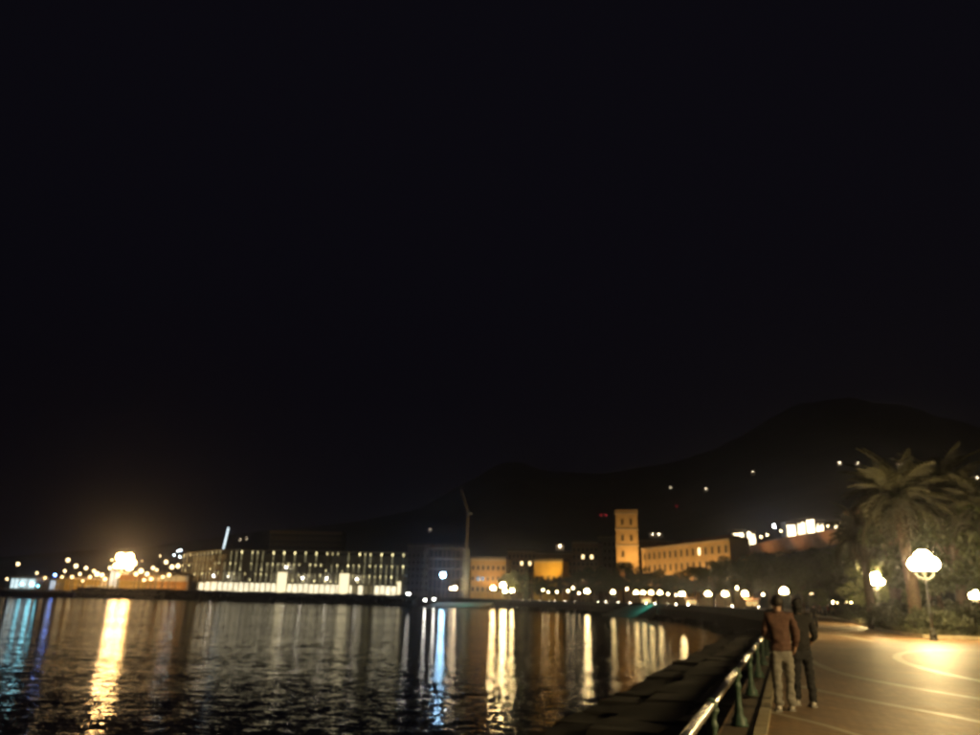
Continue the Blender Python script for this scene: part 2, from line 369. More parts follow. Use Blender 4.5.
# simple single lamps
def make_single(name, colr, strength, r, h, key):
    g = em('lamp_glow_' + key, colr, strength)
    pole = MB().lathe([(.14, 0), (.12, .25), (.06, .3), (.045, h - r)], n=7).mesh('pole', iron)
    ball = MB().ball((0, 0, h), r, 8, 5).mesh('globe', g, True)
    return name, pole, ball
def single(kind, p, label, group, z0=0.0, rz=0):
    name, pole, ball = kind
    t = thing(name, label, 'lamp', (p[0], p[1], z0), 0, group); inst(pole, 'pole', t); inst(ball, 'globe', t); return t
S3 = make_single('street_lamp', (1, .74, .38), 26, .3, 4.0, 'small')
for px, py in ((548, 592), (557, 592), (543, 590), (568, 591), (573, 588), (579, 593), (627, 589), (668, 594), (676, 595), (763, 594.5), (811, 593), (824, 592.5), (737, 588), (862, 587)):
    Y = {763: 190, 811: 150, 824: 140, 862: 110, 737: 210}.get(px, 268)
    p = at(px, py, Y)
    t = single(S3, p, 'small single globe lamp glimmering between the trees on the far shore', 'small globe lamps on the far shore')
    t.scale = (.9, .9, p.z / 4)
S1 = make_single('bollard_lamp', (1, .86, .62), 40, .16, .9, 'bollard')
for px, py in ((540, 601), (549, 602), (555, 600.5), (565, 602.5), (575, 602), (530, 600), (523, 601), (598, 603)):
    p = on(px, 605, 0); Y = 290 - (px - 520) * .6; p = at(px, 603, Y)
    single(S1, p, 'low bollard lamp at the water edge of the far quay', 'bollard lamps on the far quay')

# far parapet along the bend of the bay
par = thing('parapet_wall', 'dark stone parapet wall bending round the far shore of the bay', 'parapet')
pmat = mat('parapet_stone', (0.05, 0.045, 0.04), 0.85, 0.3, 1.0, 0.3)
seg = SHORE[3:13]
for a, b_ in zip(seg, seg[1:]):
    d = b_ - a; n = max(1, int(d.length / 12))
    for k in range(n):
        p, q = a + d * (k / n), a + d * ((k + 1) / n); mid = (p + q) / 2; L = (q - p).length
        rz = math.atan2(d.y, d.x); off = Vector((-d.y, d.x, 0)).normalized() * -.3
        o = MB().box((0, 0, .42), (L + .1, .5, .84)).box((0, 0, .93), (L - .03, .64, .17)).build('wall_length', pmat, par, loc=mid + off, rz=rz)
        if k % 2 == 0: o.location.z = .004
# far rock toe
toe = tag(inst(None, 'rock_toe'), 'dark tumbled rocks at the foot of the far sea wall', 'rocks')
for a, b_ in zip(SHORE[4:13], SHORE[5:14]):
    d = b_ - a; out = Vector((d.y, -d.x, 0)).normalized()
    if out.dot(a - Vector((60, 260, 0))) < 0: out = -out
    n = int(min(d.length, 60) / 2.4)
    for k in range(n):
        p = a + d * ((k + rnd.random() * .6) / n) - (-out) * rnd.uniform(.6, 1.6)
        inst(rnd.choice(bms), 'rock', toe, (p.x, p.y, -2.1 + rnd.uniform(-.2, .3)), rnd.uniform(0, 6), (1.1, .9, 1))

# ------------------------------------------------------------------ vegetation
def leaf_mat(name, col):
    m = mat(name, col, 0.6, 0.45, 0.8); b = m.node_tree.nodes['Principled BSDF']
    b.inputs['Transmission Weight'].default_value = 0.0
    return m
bark = mat('bark', (0.11, 0.08, 0.055), 0.9, 0.4, 6, 0.6)
def leaf_cloud(clumps, n, size, rg):
    vs = np.zeros((n, 4, 3)); ws = np.array([c[3] ** 2 for c in clumps]); ws = ws / ws.sum()
    idx = rg.choice(len(clumps), n, p=ws); cl = np.array(clumps)[idx]
    d = rg.normal(size=(n, 3)); d /= np.linalg.norm(d, axis=1)[:, None]
    p = cl[:, :3] + d * (cl[:, 3] * rg.uniform(.35, 1.0, n) ** .6)[:, None] * np.array([1, 1, .8])
    u = rg.normal(size=(n, 3)); u /= np.linalg.norm(u, axis=1)[:, None]
    v = np.cross(u, rg.normal(size=(n, 3))); v /= np.linalg.norm(v, axis=1)[:, None]
    s = rg.uniform(.6, 1.3, n)[:, None] * size
    vs[:, 0] = p - u * s; vs[:, 1] = p + v * s * .5; vs[:, 2] = p + u * s; vs[:, 3] = p - v * s * .5
    return vs.reshape(-1, 3), [(4 * i, 4 * i + 1, 4 * i + 2, 4 * i + 3) for i in range(n)]
def leaf_mesh(name, clumps, n, size, m, seed):
    vs, fs = leaf_cloud(clumps, n, size, np.random.default_rng(seed))
    me = bpy.data.meshes.new(name); me.from_pydata(vs.tolist(), [], fs); me.materials.append(m); return me
trees = []
for k in range(4):                          # four broadleaf forms, 10 m tall
    r2 = random.Random(20 + k); clumps = []
    tr = MB(); tr.tube([(0, 0, -.1), (.05, .03, 1.5), (-.05, .1, 3.2), (.1, 0, 5)], [.3, .22, .18, .1], 8)
    for j in range(24):
        a = r2.uniform(0, 6.28); z = r2.uniform(3.4, 9.0); rr = 3.3 * math.sin(math.pi * (z - 2.2) / 8.2) * r2.uniform(.25, 1)
        clumps.append((rr * math.cos(a), rr * math.sin(a), z, r2.uniform(.8, 1.45)))
        if j < 9: tr.tube([(0, .05, 2.6 + j * .25), (rr * math.cos(a) * .5, rr * math.sin(a) * .5, (z + 3.2) / 2 + .3), (rr * math.cos(a), rr * math.sin(a), z)], [.11, .07, .03], 5)
    trees.append((tr.mesh('trunk', bark, True), leaf_mesh('crown', clumps, 5200, .2, leaf_mat('tree_leaves', (0.055, 0.07, 0.022)), k)))
def tree(p, h, wd, label, group=None, k=0, rz=0.0, z0=0.0):
    t = thing('broadleaf_tree', label, 'tree', (p[0], p[1], z0), rz, group)
    tr, cr = trees[k % 4]; s = (wd / 7, wd / 7, h / 10)
    inst(tr, 'trunk', t, scale=s); inst(cr, 'crown', t, scale=s); return t
LT = {0: ('dark leafy tree in the row in front of the square tower', 'trees before the tower'),
      1: ('dark leafy tree in the row below the amber palace', 'trees below the palace'),
      2: ('dark leafy tree in the dense group between the couple and the big palms', 'trees behind the couple')}
TREES = [(508, 574, 335), (516, 570, 330), (541, 576, 330), (556, 578, 320), (572, 572, 310), (590, 567, 306), (607, 565, 305), (623, 561, 296), (640, 566, 288), (657, 569, 284), (676, 571, 276), (694, 566, 268),
         (712, 560, 262), (730, 556, 252), (748, 555, 240), (766, 551, 230), (788, 550, 215), (806, 549, 196), (822, 546, 178), (838, 546, 165), (852, 542, 150), (866, 547, 128), (800, 562, 160), (778, 566, 190), (832, 566, 130), (856, 572, 105), (893, 560, 95)]
for i, (px, ty, Y) in enumerate(TREES):
    p = at(px, ty, Y); L = LT[0 if px < 640 else 1 if px < 760 else 2]
    tree(p, p.z + .3, max(7.5, p.z * .78) * rnd.uniform(.9, 1.15), L[0], L[1], i, rnd.uniform(0, 6))
for i, (px, ty, Y, wd) in enumerate(((888, 492, 70, 8.5), (915, 478, 66, 8), (943, 484, 62, 8.5), (972, 474, 60, 8.5), (1000, 480, 58, 8), (868, 520, 84, 7.5))):
    p = at(px, ty, Y); tree(p, p.z, wd, 'big full tree rising close behind the lamp lit palms', 'big trees behind the palms', i + 2, i * 1.3)
for i, (px, ty, Y, wd) in enumerate(((903, 496, 55, 6), (948, 490, 55, 6.5), (984, 486, 52, 6.5), (926, 500, 58, 6.5))):
    p = at(px, ty, Y); tree(p, p.z, wd, 'dense dark tree growing among the palm trunks in the bed', 'dense trees among the palms', i, i * 2.1)
# yellow-green young trees round the second lamp
lime = leaf_mat('lime_leaves', (0.10, 0.12, 0.03))
for i, (px, ty, Y, wd) in enumerate(((866, 566, 82, 5.5), (884, 571, 80, 5), (815, 588, 130, 5), (896, 590, 66, 3.4))):
    p = at(px, ty, Y); t = tree(p, p.z, wd, 'small yellow-green tree lit by the lamp at the planting bed corner' if i != 2 else 'small yellow-green tree beside the distant walkers', 'lamp lit garden trees' if i != 2 else None, i + 1, i)
    c = [o for o in t.children if o.name.startswith('crown')][0]; me = c.data.copy(); me.materials.clear(); me.materials.append(lime); c.data = me
# dark conifer by the yellow building
p = at(527, 561, 322); t = thing('cypress_tree', 'tall dark cypress between the orange and yellow buildings', 'tree', (p.x, p.y, 0))
MB().tube([(0, 0, -.1), (0, 0, 3)], [.25, .15], 7).build('trunk', bark, t)
inst(leaf_mesh('crown', [(rnd.uniform(-.6, .6), rnd.uniform(-.6, .6), 1.5 + j * (p.z - 2.5) / 14, 1.9 * (1 - j / 18) + .3) for j in range(15)], 3600, .2, leaf_mat('cypress_leaves', (0.03, 0.045, 0.02)), 9), 'crown', t)

# date palms
pbark = mat('palm_bark', (0.09, 0.065, 0.045), 0.9, 0.45, 8, 0.8)
fleaf = leaf_mat('palm_leaves', (0.038, 0.038, 0.019)); dry = leaf_mat('dry_palm_leaves', (0.08, 0.055, 0.03))
def frond_mesh(L, droop, m, seed):
    r2 = random.Random(seed); b = MB(); n = 13
    sp = [Vector((L * (1 - (1 - i / n) ** 1.0) * math.cos(droop * (i / n) * .6), 0, L * (.12 * math.sin(i / n * 3.1)) - droop * L * .42 * (i / n) ** 2)) for i in range(n + 1)]
    b.tube(sp, [.05 * (1 - i / n) + .008 for i in range(n + 1)], 3, False)
    for i in range(2, n + 1):
        for sgn in (-1, 1):
            for q in (0, .5):
                if i + q > n: continue
                k = i + q; base = sp[min(int(k), n)]; l = L * .27 * math.sin(math.pi * min(.97, .12 + .8 * k / n)) * r2.uniform(.8, 1.15)
                tip = base + Vector((l * .55, sgn * l * .75, -l * r2.uniform(.3, .7)))
                w_ = Vector((.05, 0, .02)); b.add([base - w_, base + w_, tip], [(0, 1, 2)])
    return b.mesh('frond', m)
fronds = [frond_mesh(3.4, .7, fleaf, 1), frond_mesh(3.1, 1.1, fleaf, 2), frond_mesh(2.9, 1.6, fleaf, 3), frond_mesh(2.5, 2.0, dry, 4)]
def palm(p, h, k, label, nf=62, seed=0):
    r2 = random.Random(seed); t = thing('palm_tree', label, 'palm', (p[0], p[1], 0), r2.uniform(0, 6), 'big palms in the planting bed')
    tr = MB(); N = 26
    tr.tube([(.12 * math.sin(i * .2), 0, -.1 + (h + .1) * i / N) for i in range(N + 1)], [(.36 - .1 * i / N + (.035 if i % 2 else 0)) * k for i in range(N + 1)], 11)
    tr.ball((.12 * math.sin(N * .2), 0, h + .1), .42 * k, 9, 6, 1.3); tr.build('trunk', pbark, t)
    for j in range(nf):
        u = j / nf; el = 1.25 - 2.25 * u + r2.uniform(-.3, .3); a = j * 2.39996 + r2.uniform(-.15, .15)
        me = fronds[0 if u < .35 else 1 if u < .65 else 2 if u < .88 else 3]
        o = inst(me, 'frond', t, (.12 * math.sin(N * .2), 0, h + .2)); s = k * r2.uniform(.7, 1.2); o.scale = (s, s, s)
        o.rotation_euler = (r2.uniform(-.2, .2), -el, a)
    return t
for i, (px, by, cy_, k, lab) in enumerate(((917, 635, 506, 1.12, 'tall shaggy palm with thick trunk just behind the brightest lamp post'),
                                       (873, 629, 540, .95, 'lower palm standing at the planting bed corner by the second lamp'),
                                       (966, 634, 498, 1.1, 'tall palm beside the white board at the garden edge'),
                                       (1004, 637, 520, 1.1, 'palm farthest along the bed, half cut off beside the white board'),
                                       (900, 629, 502, 1.15, 'palm standing deeper in the bed behind the lamp lit palms'))):
    b = on(px, by, 0); p = at(px - 6 * (i != 1), cy_, b.y); palm((b.x, b.y), p.z, k, lab, 86, i)

# planting bed with kerb, shrubs, ground cover
edge = [(812, 615.5), (830, 618), (850, 621.5), (866, 626.5), (884, 631.5), (904, 635.5), (925, 638), (955, 639), (1000, 640.5), (1080, 643)]
ep = [on(px, py, 0) for px, py in edge]
back = [Vector((ep[-1].x + 30, ep[-1].y + 15, 0)), Vector((ep[-1].x + 60, 120, 0)), Vector((110, 150, 0)), Vector((66, 140, 0))]
bed = [(p.x, p.y, .14) for p in ep] + [(p.x, p.y, .14) for p in back]
bm = bmesh.new(); fc = bm.faces.new([bm.verts.new(v) for v in bed]); fc.normal_update()
if fc.normal.z < 0: fc.normal_flip()
bmesh.ops.triangulate(bm, faces=[fc]); me = bpy.data.meshes.new('planting_bed'); bm.to_mesh(me); bm.free(); me.materials.append(mat('garden_soil', (0.06, 0.06, 0.03), 0.95, 0.5, 1.5, 0.5))
tag(inst(me, 'planting_bed'), 'raised garden bed of soil and low plants behind the paving', kind='structure')
kb = tag(inst(None, 'bed_kerb'), 'stone kerb round the garden bed', kind='structure')
for a, b_ in zip(ep, ep[1:]):
    d = b_ - a; n = max(1, int(d.length / 2.2))
    for k in range(n):
        mid = a + d * ((k + .5) / n); MB().box((0, 0, .09), (d.length / n - .02, .2, .19)).build('kerb_stone', MATS['kerb_stone'], kb, loc=(mid.x, mid.y, 0), rz=math.atan2(d.y, d.x))
rg = np.random.default_rng(3); gv, gf = [], []
for _ in range(9000):                       # low ground cover
    i = rg.integers(0, len(ep) - 1); q = ep[i].lerp(ep[i + 1], rg.random()); dv = (q.normalized()) * (.4 + 14 * rg.random() ** 2)
    x, y = q.x + dv.x, q.y + dv.y; a = rg.random() * 6.28; h = .12 + .3 * rg.random(); k = len(gv); c_, s_ = math.cos(a) * .05, math.sin(a) * .05
    gv += [(x - c_, y - s_, .13), (x + c_, y + s_, .13), (x + s_ * 3, y - c_ * 3, .13 + h)]; gf.append((k, k + 1, k + 2))
o = MB().add(gv, gf).build('ground_cover', leaf_mat('ground_cover_leaves', (0.06, 0.06, 0.025)))
tag(o, 'low grassy ground cover along the garden bed edge', 'ground cover', kind='stuff')
sh_m = [leaf_mesh('foliage', [(rnd.uniform(-.7, .7), rnd.uniform(-.7, .7), rnd.uniform(.3, 1.0), rnd.uniform(.35, .6)) for _ in range(9)], 900, .11, leaf_mat('shrub_leaves', (0.04, 0.048, 0.02)), 40 + k) for k in range(3)]
st_m = MB().tube([(0, 0, -.05), (.02, 0, .6)], [.05, .03], 6).tube([(0, 0, .1), (.3, .1, .7)], [.03, .015], 5).tube([(0, 0, .1), (-.25, -.15, .7)], [.03, .015], 5).mesh('stem', bark)
for i, (px, by, k) in enumerate(((838, 617, 1.6), (850, 618.5, 1.3), (860, 621, 1.6), (882, 628, 1.2), (893, 629, 1.5), (902, 631, 1.1), (909, 630, 1.5), (926, 634, 1.2), (938, 632, 1.6), (947, 635, 1.1), (953, 630, 1.7), (960, 636, .9), (985, 634, 1.5), (968, 629, 1.6), (890, 624, 1.9), (915, 626, 1.8))):
    b = on(px, by, .14); t = thing('shrub', 'rounded green shrub in the garden bed under the palms', 'shrub', (b.x, b.y, .13), rnd.uniform(0, 6), 'garden bed shrubs')
    inst(sh_m[i % 3], 'foliage', t, scale=(k, k, k)); inst(st_m, 'stem', t, scale=(k, k, k))

# white board and blue banner in the garden
b = on(977, 632, .14); t = thing('notice_board', 'white rectangular notice board standing at the garden edge', 'board', (b.x, b.y, .13), -.5)
wh = mat('white_board_paint', (0.7, 0.68, 0.62), 0.5, 0.1, 3)
MB().box((0, 0, 1.0), (1.3, .05, 1.0)).build('panel', wh, t)
for s_ in (-.55, .55): MB().tube([(s_, .05, -.1), (s_, .05, 1.55)], .035, 8).build('post', iron, t)
b = on(955, 629, .14); p = at(955, 577, b.y); t = thing('banner', 'deep blue banner hanging on a pole among the palms', 'banner', (b.x, b.y, .13), -.5)
MB().tube([(0, 0, -.05), (0, 0, p.z + 1.1)], .05, 8).build('pole', iron, t)
MB().tube([(0, 0, p.z + .95), (.95, 0, p.z + .95)], .025, 6).build('crossbar', iron, t)
bv, bf = [], []
for i in range(9):
    for j in range(9): bv.append((.06 + i * .11, .05 * math.sin(i * .9 + j * .4), p.z - .85 + j * .22))
for i in range(8):
    for j in range(8): bf.append((i * 9 + j, (i + 1) * 9 + j, (i + 1) * 9 + j + 1, i * 9 + j + 1))
MB().add(bv, bf).build('cloth', mat('blue_cloth', (0.02, 0.07, 0.35), 0.7, 0.15, 4), t, True)

# ------------------------------------------------------------------ people
def skin(nodes, edges, m, name, parent, sub=2, root=0):
    me = bpy.data.meshes.new(name); me.from_pydata([n[0] for n in nodes], edges, [])
    o = bpy.data.objects.new('tmp', me); C.objects.link(o)
    md = o.modifiers.new('s', 'SKIN'); md.use_smooth_shade = True
    sv = me.skin_vertices[0].data
    for i, n in enumerate(nodes):
        r = n[1]; sv[i].radius = r if isinstance(r, tuple) else (r, r)
        sv[i].use_root = (i == root)
    sb = o.modifiers.new('b', 'SUBSURF'); sb.levels = sub; sb.render_levels = sub
    bpy.context.view_layer.update()
    ev = o.evaluated_get(bpy.context.evaluated_depsgraph_get()); out = bpy.data.meshes.new_from_object(ev)
    bpy.data.objects.remove(o)
    if name in ('jacket', 'coat', 'trousers') and sub > 1:
        nn = [v.normal.copy() for v in out.vertices]
        for v, nv_ in zip(out.vertices, nn):
            f_ = mnoise.noise(Vector((v.co.x * 7, v.co.y * 7, v.co.z * 16))) * .024 + mnoise.noise(Vector((v.co.x * 16 + 9, v.co.y * 16, v.co.z * 34))) * .010
            v.co += nv_ * f_
    out.materials.clear(); out.materials.append(m)
    out.polygons.foreach_set('use_smooth', [True] * len(out.polygons)); out.name = name
    return inst(out, name, parent)
skinm = mat('skin_tone', (0.42, 0.26, 0.18), 0.55, 0.1, 8)
def person(loc, rz, h, label, jacket, trousers, hairm, shoem, arms, stride=(0.0, 0.0), lean=0.0, long_coat=False, hood=False, group=None, fingers=True, lod=2, head_turn=0.0):
    """faces local +Y; arms = {side: (elbow, hand)} in metres for a 1.75 m body"""
    t = thing('person', label, 'person', loc, rz, group); k = h / 1.75; t.scale = (k, k, k)
    def L(x, y, z): return (x, y + max(0, z - .95) * lean, z)
    hip = {s: (s * .095, 0, .90) for s in (-1, 1)}
    ank = {-1: (-.105, stride[0], .09), 1: (.105, stride[1], .09)}
    kne = {s: (s * .105, ank[s][1] * .45 + .03, .50) for s in (-1, 1)}
    sho = {s: L(s * .185, -.01, 1.43) for s in (-1, 1)}
    # body
    nodes = [((0, 0, .95), (.14, .10)), (L(0, 0, 1.12), (.125, .09)), (L(0, 0, 1.32), (.14, .10)), (L(0, -.01, 1.47), (.07, .06)), (L(0, .0, 1.54), (.052, .055)),
             (L(0, .012, 1.60), (.066, .078)), (L(0, .012, 1.67), (.074, .09)), (L(0, .0, 1.735), (.05, .062))]
    edges = [(0, 1), (1, 2), (2, 3), (3, 4), (4, 5), (5, 6), (6, 7)]
    def add(co, r, par):
        nodes.append((co, r)); edges.append((par, len(nodes) - 1)); return len(nodes) - 1
    add(L(0, .108, 1.615), .013, 5)                                    # nose
    for s in (-1, 1): add(L(s * .083, 0, 1.625), (.012, .02), 6)        # ears
    for s in (-1, 1):
        a = add(hip[s], .085, 0); a = add(kne[s], .056, a); a = add(ank[s], .04, a); add((ank[s][0] * 1.1, ank[s][1] + .15, .04), .032, a)
        el, hd = [Vector(v) for v in arms[s]]
        a = add(sho[s], .06, 2); a = add(tuple(el), .043, a); d = (hd - el).normalized(); wr = hd - d * .085
        a = add(tuple(wr), .027, a)
        if fingers:
            sidev = d.cross(Vector((s * 1.0, 0, 0))); sidev = sidev.normalized() if sidev.length > .1 else Vector((0, 1, 0))
            cur = Vector((-s, 0, 0)) * .35
            pl = add(tuple(hd - d * .02), (.034, .02), a)
            for j in range(4):
                o_ = sidev * (.030 - .020 * j); ln = (.036, .042, .039, .03)[j]
                q = add(tuple(hd + o_ + d * .022), .0095, pl); q = add(tuple(hd + o_ + d * (.022 + ln) + cur * .03), .0085, q); add(tuple(hd + o_ + d * (.022 + ln * 1.6) + cur * .09), .007, q)
            q = add(tuple(wr + d * .03 + sidev * .036), .011, a); q = add(tuple(wr + d * .07 + sidev * .055 + cur * .03), .0095, q); add(tuple(wr + d * .1 + sidev * .055 + cur * .05), .008, q)
        else: add(tuple(hd + d * .05), (.03, .015), a)
    skin(nodes, edges, skinm, 'body', t, lod)
    # jacket
    bot = .62 if long_coat else .86
    nodes = [(L(0, 0, 1.12), (.165, .13)), (L(0, 0, 1.32), (.185, .14)), (L(0, -.01, 1.44), (.13, .10)), (L(0, -.005, 1.51), (.078, .075)), ((0, 0, .97), (.172, .135)), ((0, stride[0] * .2, bot), (.178, .14))]
    edges = [(0, 1), (1, 2), (2, 3), (0, 4), (4, 5)]
    for s in (-1, 1):
        el, hd = [Vector(v) for v in arms[s]]; d = (hd - el).normalized()
        n0 = len(nodes); nodes += [(sho[s], .083), (tuple((Vector(sho[s]) + el) / 2), .07), (tuple(el), .062), (tuple((el + hd) / 2), .053), (tuple(hd - d * .075), .045)]
        edges += [(1, n0), (n0, n0 + 1), (n0 + 1, n0 + 2), (n0 + 2, n0 + 3), (n0 + 3, n0 + 4)]
    if hood:
        nodes += [(L(0, -.02, 1.6), (.098, .10)), (L(0, -.02, 1.69), (.098, .105)), (L(0, -.01, 1.76), (.06, .07))]
        n = len(nodes); edges += [(3, n - 3), (n - 3, n - 2), (n - 2, n - 1)]
    jk = skin(nodes, edges, jacket, 'coat' if long_coat else 'jacket', t, lod + (lod > 1))
    if not hood and lod > 1:
        MB().tube([L(.083 * math.cos(a), .078 * math.sin(a) - .005, 1.50) for a in np.linspace(0, 2 * math.pi, 17)], .022, 6, False).build('collar', jacket, jk, True)
    # trousers
    nodes = [((0, 0, .97), (.155, .12)), ((0, 0, .90), (.15, .115))]; edges = [(0, 1)]
    for s in (-1, 1):
        n0 = len(nodes); nodes += [((s * .09, 0, .80), (.097, .105)), (kne[s], (.074, .08)), ((ank[s][0], ank[s][1] - .005, .25), (.064, .07)), ((ank[s][0], ank[s][1] - .005, .07), (.07, .078))]
        edges += [(1, n0), (n0, n0 + 1), (n0 + 1, n0 + 2), (n0 + 2, n0 + 3)]
    skin(nodes, edges, trousers, 'trousers', t, lod + (lod > 1))
    for s in (-1, 1):
        x, y = ank[s][0], ank[s][1]
        so = skin([((x, y - .06, .05), (.047, .045)), ((x, y + .02, .062), (.047, .055)), ((x * 1.06, y + .12, .045), (.05, .038)), ((x * 1.1, y + .2, .036), (.04, .03))], [(0, 1), (1, 2), (2, 3)], shoem, 'shoe', t, lod)
        MB().box((x * 1.05, y + .07, .012), (.095, .29, .024)).build('sole', mat('rubber_sole', (0.3, 0.29, 0.27), .7, .1), so)
    if not hood:
        hr = MB(); c = L(0, -.014, 1.675); r_ = random.Random(3); vs, fs = [], []; n, m_ = 16, 9
        for i in range(m_):
            ph = math.pi * .82 * i / (m_ - 1)
            for q in range(n):
                a = 2 * math.pi * q / n; front = max(0, math.sin(a)); pp = min(ph, math.pi * (.82 - .47 * front)); kk = 1 + r_.uniform(-.03, .04)
                vs.append((c[0] + .093 * math.sin(pp) * math.cos(a) * kk, c[1] + .108 * math.sin(pp) * math.sin(a) * kk, c[2] + .10 * math.cos(pp) * kk))
        for i in range(m_ - 1):
            for q in range(n): fs.append((i * n + q, (i + 1) * n + q, (i + 1) * n + (q + 1) % n, i * n + (q + 1) % n))
        hr.add(vs, fs).build('hair', hairm, t, True)
    for s in (-1, 1): MB().ball(L(s * .031, .094, 1.655), .011, 8, 5).build('eye', mat('eye_dark', (.04, .03, .025), .2, .1), t, True)
    MB().box(L(0, .094, 1.575), (.045, .012, .01)).build('mouth', mat('lip', (.3, .12, .1), .5, .1), t)
    return t
cloth = lambda n, c, s=14: mat(n, c, 0.85, 0.28, s, 0.35)
hair = mat('dark_hair', (0.02, 0.015, 0.012), 0.5, 0.3, 30, 0.5)
fw = -HD
white_shoe = mat('white_shoe', (0.6, 0.57, 0.52), .6, .12); dark_shoe = mat('dark_shoe', (0.05, 0.045, 0.04), .5, .2)
down = {-1: ((-.27, -.05, 1.14), (-.25, .08, .90)), 1: ((.27, -.05, 1.14), (.25, .08, .90))}
b1 = on(786, 711.5, 0)
person((b1.x, b1.y, .004), fw + .12, 1.77, 'person in rust brown jacket and pale grey trousers, seen from behind beside the railing', cloth('rust_jacket', (0.10, 0.05, 0.036)), cloth('grey_jeans', (0.21, 0.20, 0.18)), hair, white_shoe,
       {-1: ((-.23, .05, 1.15), (-.12, .24, 1.06)), 1: ((.25, -.06, 1.15), (.22, .1, .92))}, (-.07, .08), lean=.05)
b2 = on(806, 706.5, 0)
person((b2.x, b2.y, .004), fw + .25, 1.74, 'person all in black clothes standing close beside the rust jacket', cloth('black_coat', (0.010, 0.009, 0.010)), cloth('black_jeans', (0.013, 0.013, 0.016)), hair, white_shoe,
       {-1: ((-.25, .0, 1.15), (-.2, .18, 1.0)), 1: ((.25, -.02, 1.14), (.2, .16, 1.0))}, (.09, -.08), lean=.04, hood=True)
b3 = ts(21.5, -.36)
person((b3.x, b3.y, .05), fw - .5, 1.72, 'person in dark clothes leaning on the railing ahead of the couple', cloth('navy_jacket', (0.02, 0.02, 0.028)), cloth('black_jeans', (0.013, 0.013, 0.016)), hair, dark_shoe,
       {-1: ((-.27, .12, 1.16), (-.2, .36, 1.05)), 1: ((.27, .1, 1.16), (.2, .36, 1.02))}, (-.04, .04), lean=.12, fingers=False)
walk = []
wc = [('brown_coat', (0.16, 0.09, 0.05), 'brown coat'), ('grey_coat', (0.10, 0.10, 0.10), 'grey jacket'), ('red_jacket', (0.22, 0.05, 0.04), 'dark red jacket'), ('tan_jacket', (0.25, 0.18, 0.1), 'tan jacket')]
for i, (px, by) in enumerate(((821, 617.2), (825, 617.6), (829, 617.0), (834, 618))):
    b = on(px, by, 0); nm, c, words = wc[i]
    walk.append(person((b.x, b.y, .004), fw + (0 if i % 2 else math.pi), 1.7 + .05 * (i % 3), 'distant walker in a %s in the group by the yellow-green tree' % words, cloth(nm, c), cloth('black_jeans', (0.013, 0.013, 0.016)), hair, dark_shoe, down, (.14, -.14), fingers=False, lod=1, group='walkers by the garden bed'))
b = on(815.5, 628, 0)
person((b.x, b.y, .004), fw, 1.72, 'distant walker in black just past the couple on the promenade', cloth('black_coat', (0.010, 0.009, 0.010)), cloth('black_jeans', (0.013, 0.013, 0.016)), hair, dark_shoe, down, (.12, -.12), fingers=False, lod=1)
for i, (px, Y) in enumerate(((690, 215), (697, 217), (716, 207), (733, 200), (738, 201), (752, 188), (757, 187), (668, 232), (648, 240))):
    p = at(px, 600, Y); c = copy_tree(walk[i % 4]); c.location = (p.x, p.y, 0); c.rotation_euler.z = rnd.uniform(0, 6)
    c['label'] = 'tiny stroller under the bright lamp row on the far shore'; c['group'] = 'strollers on the far shore'

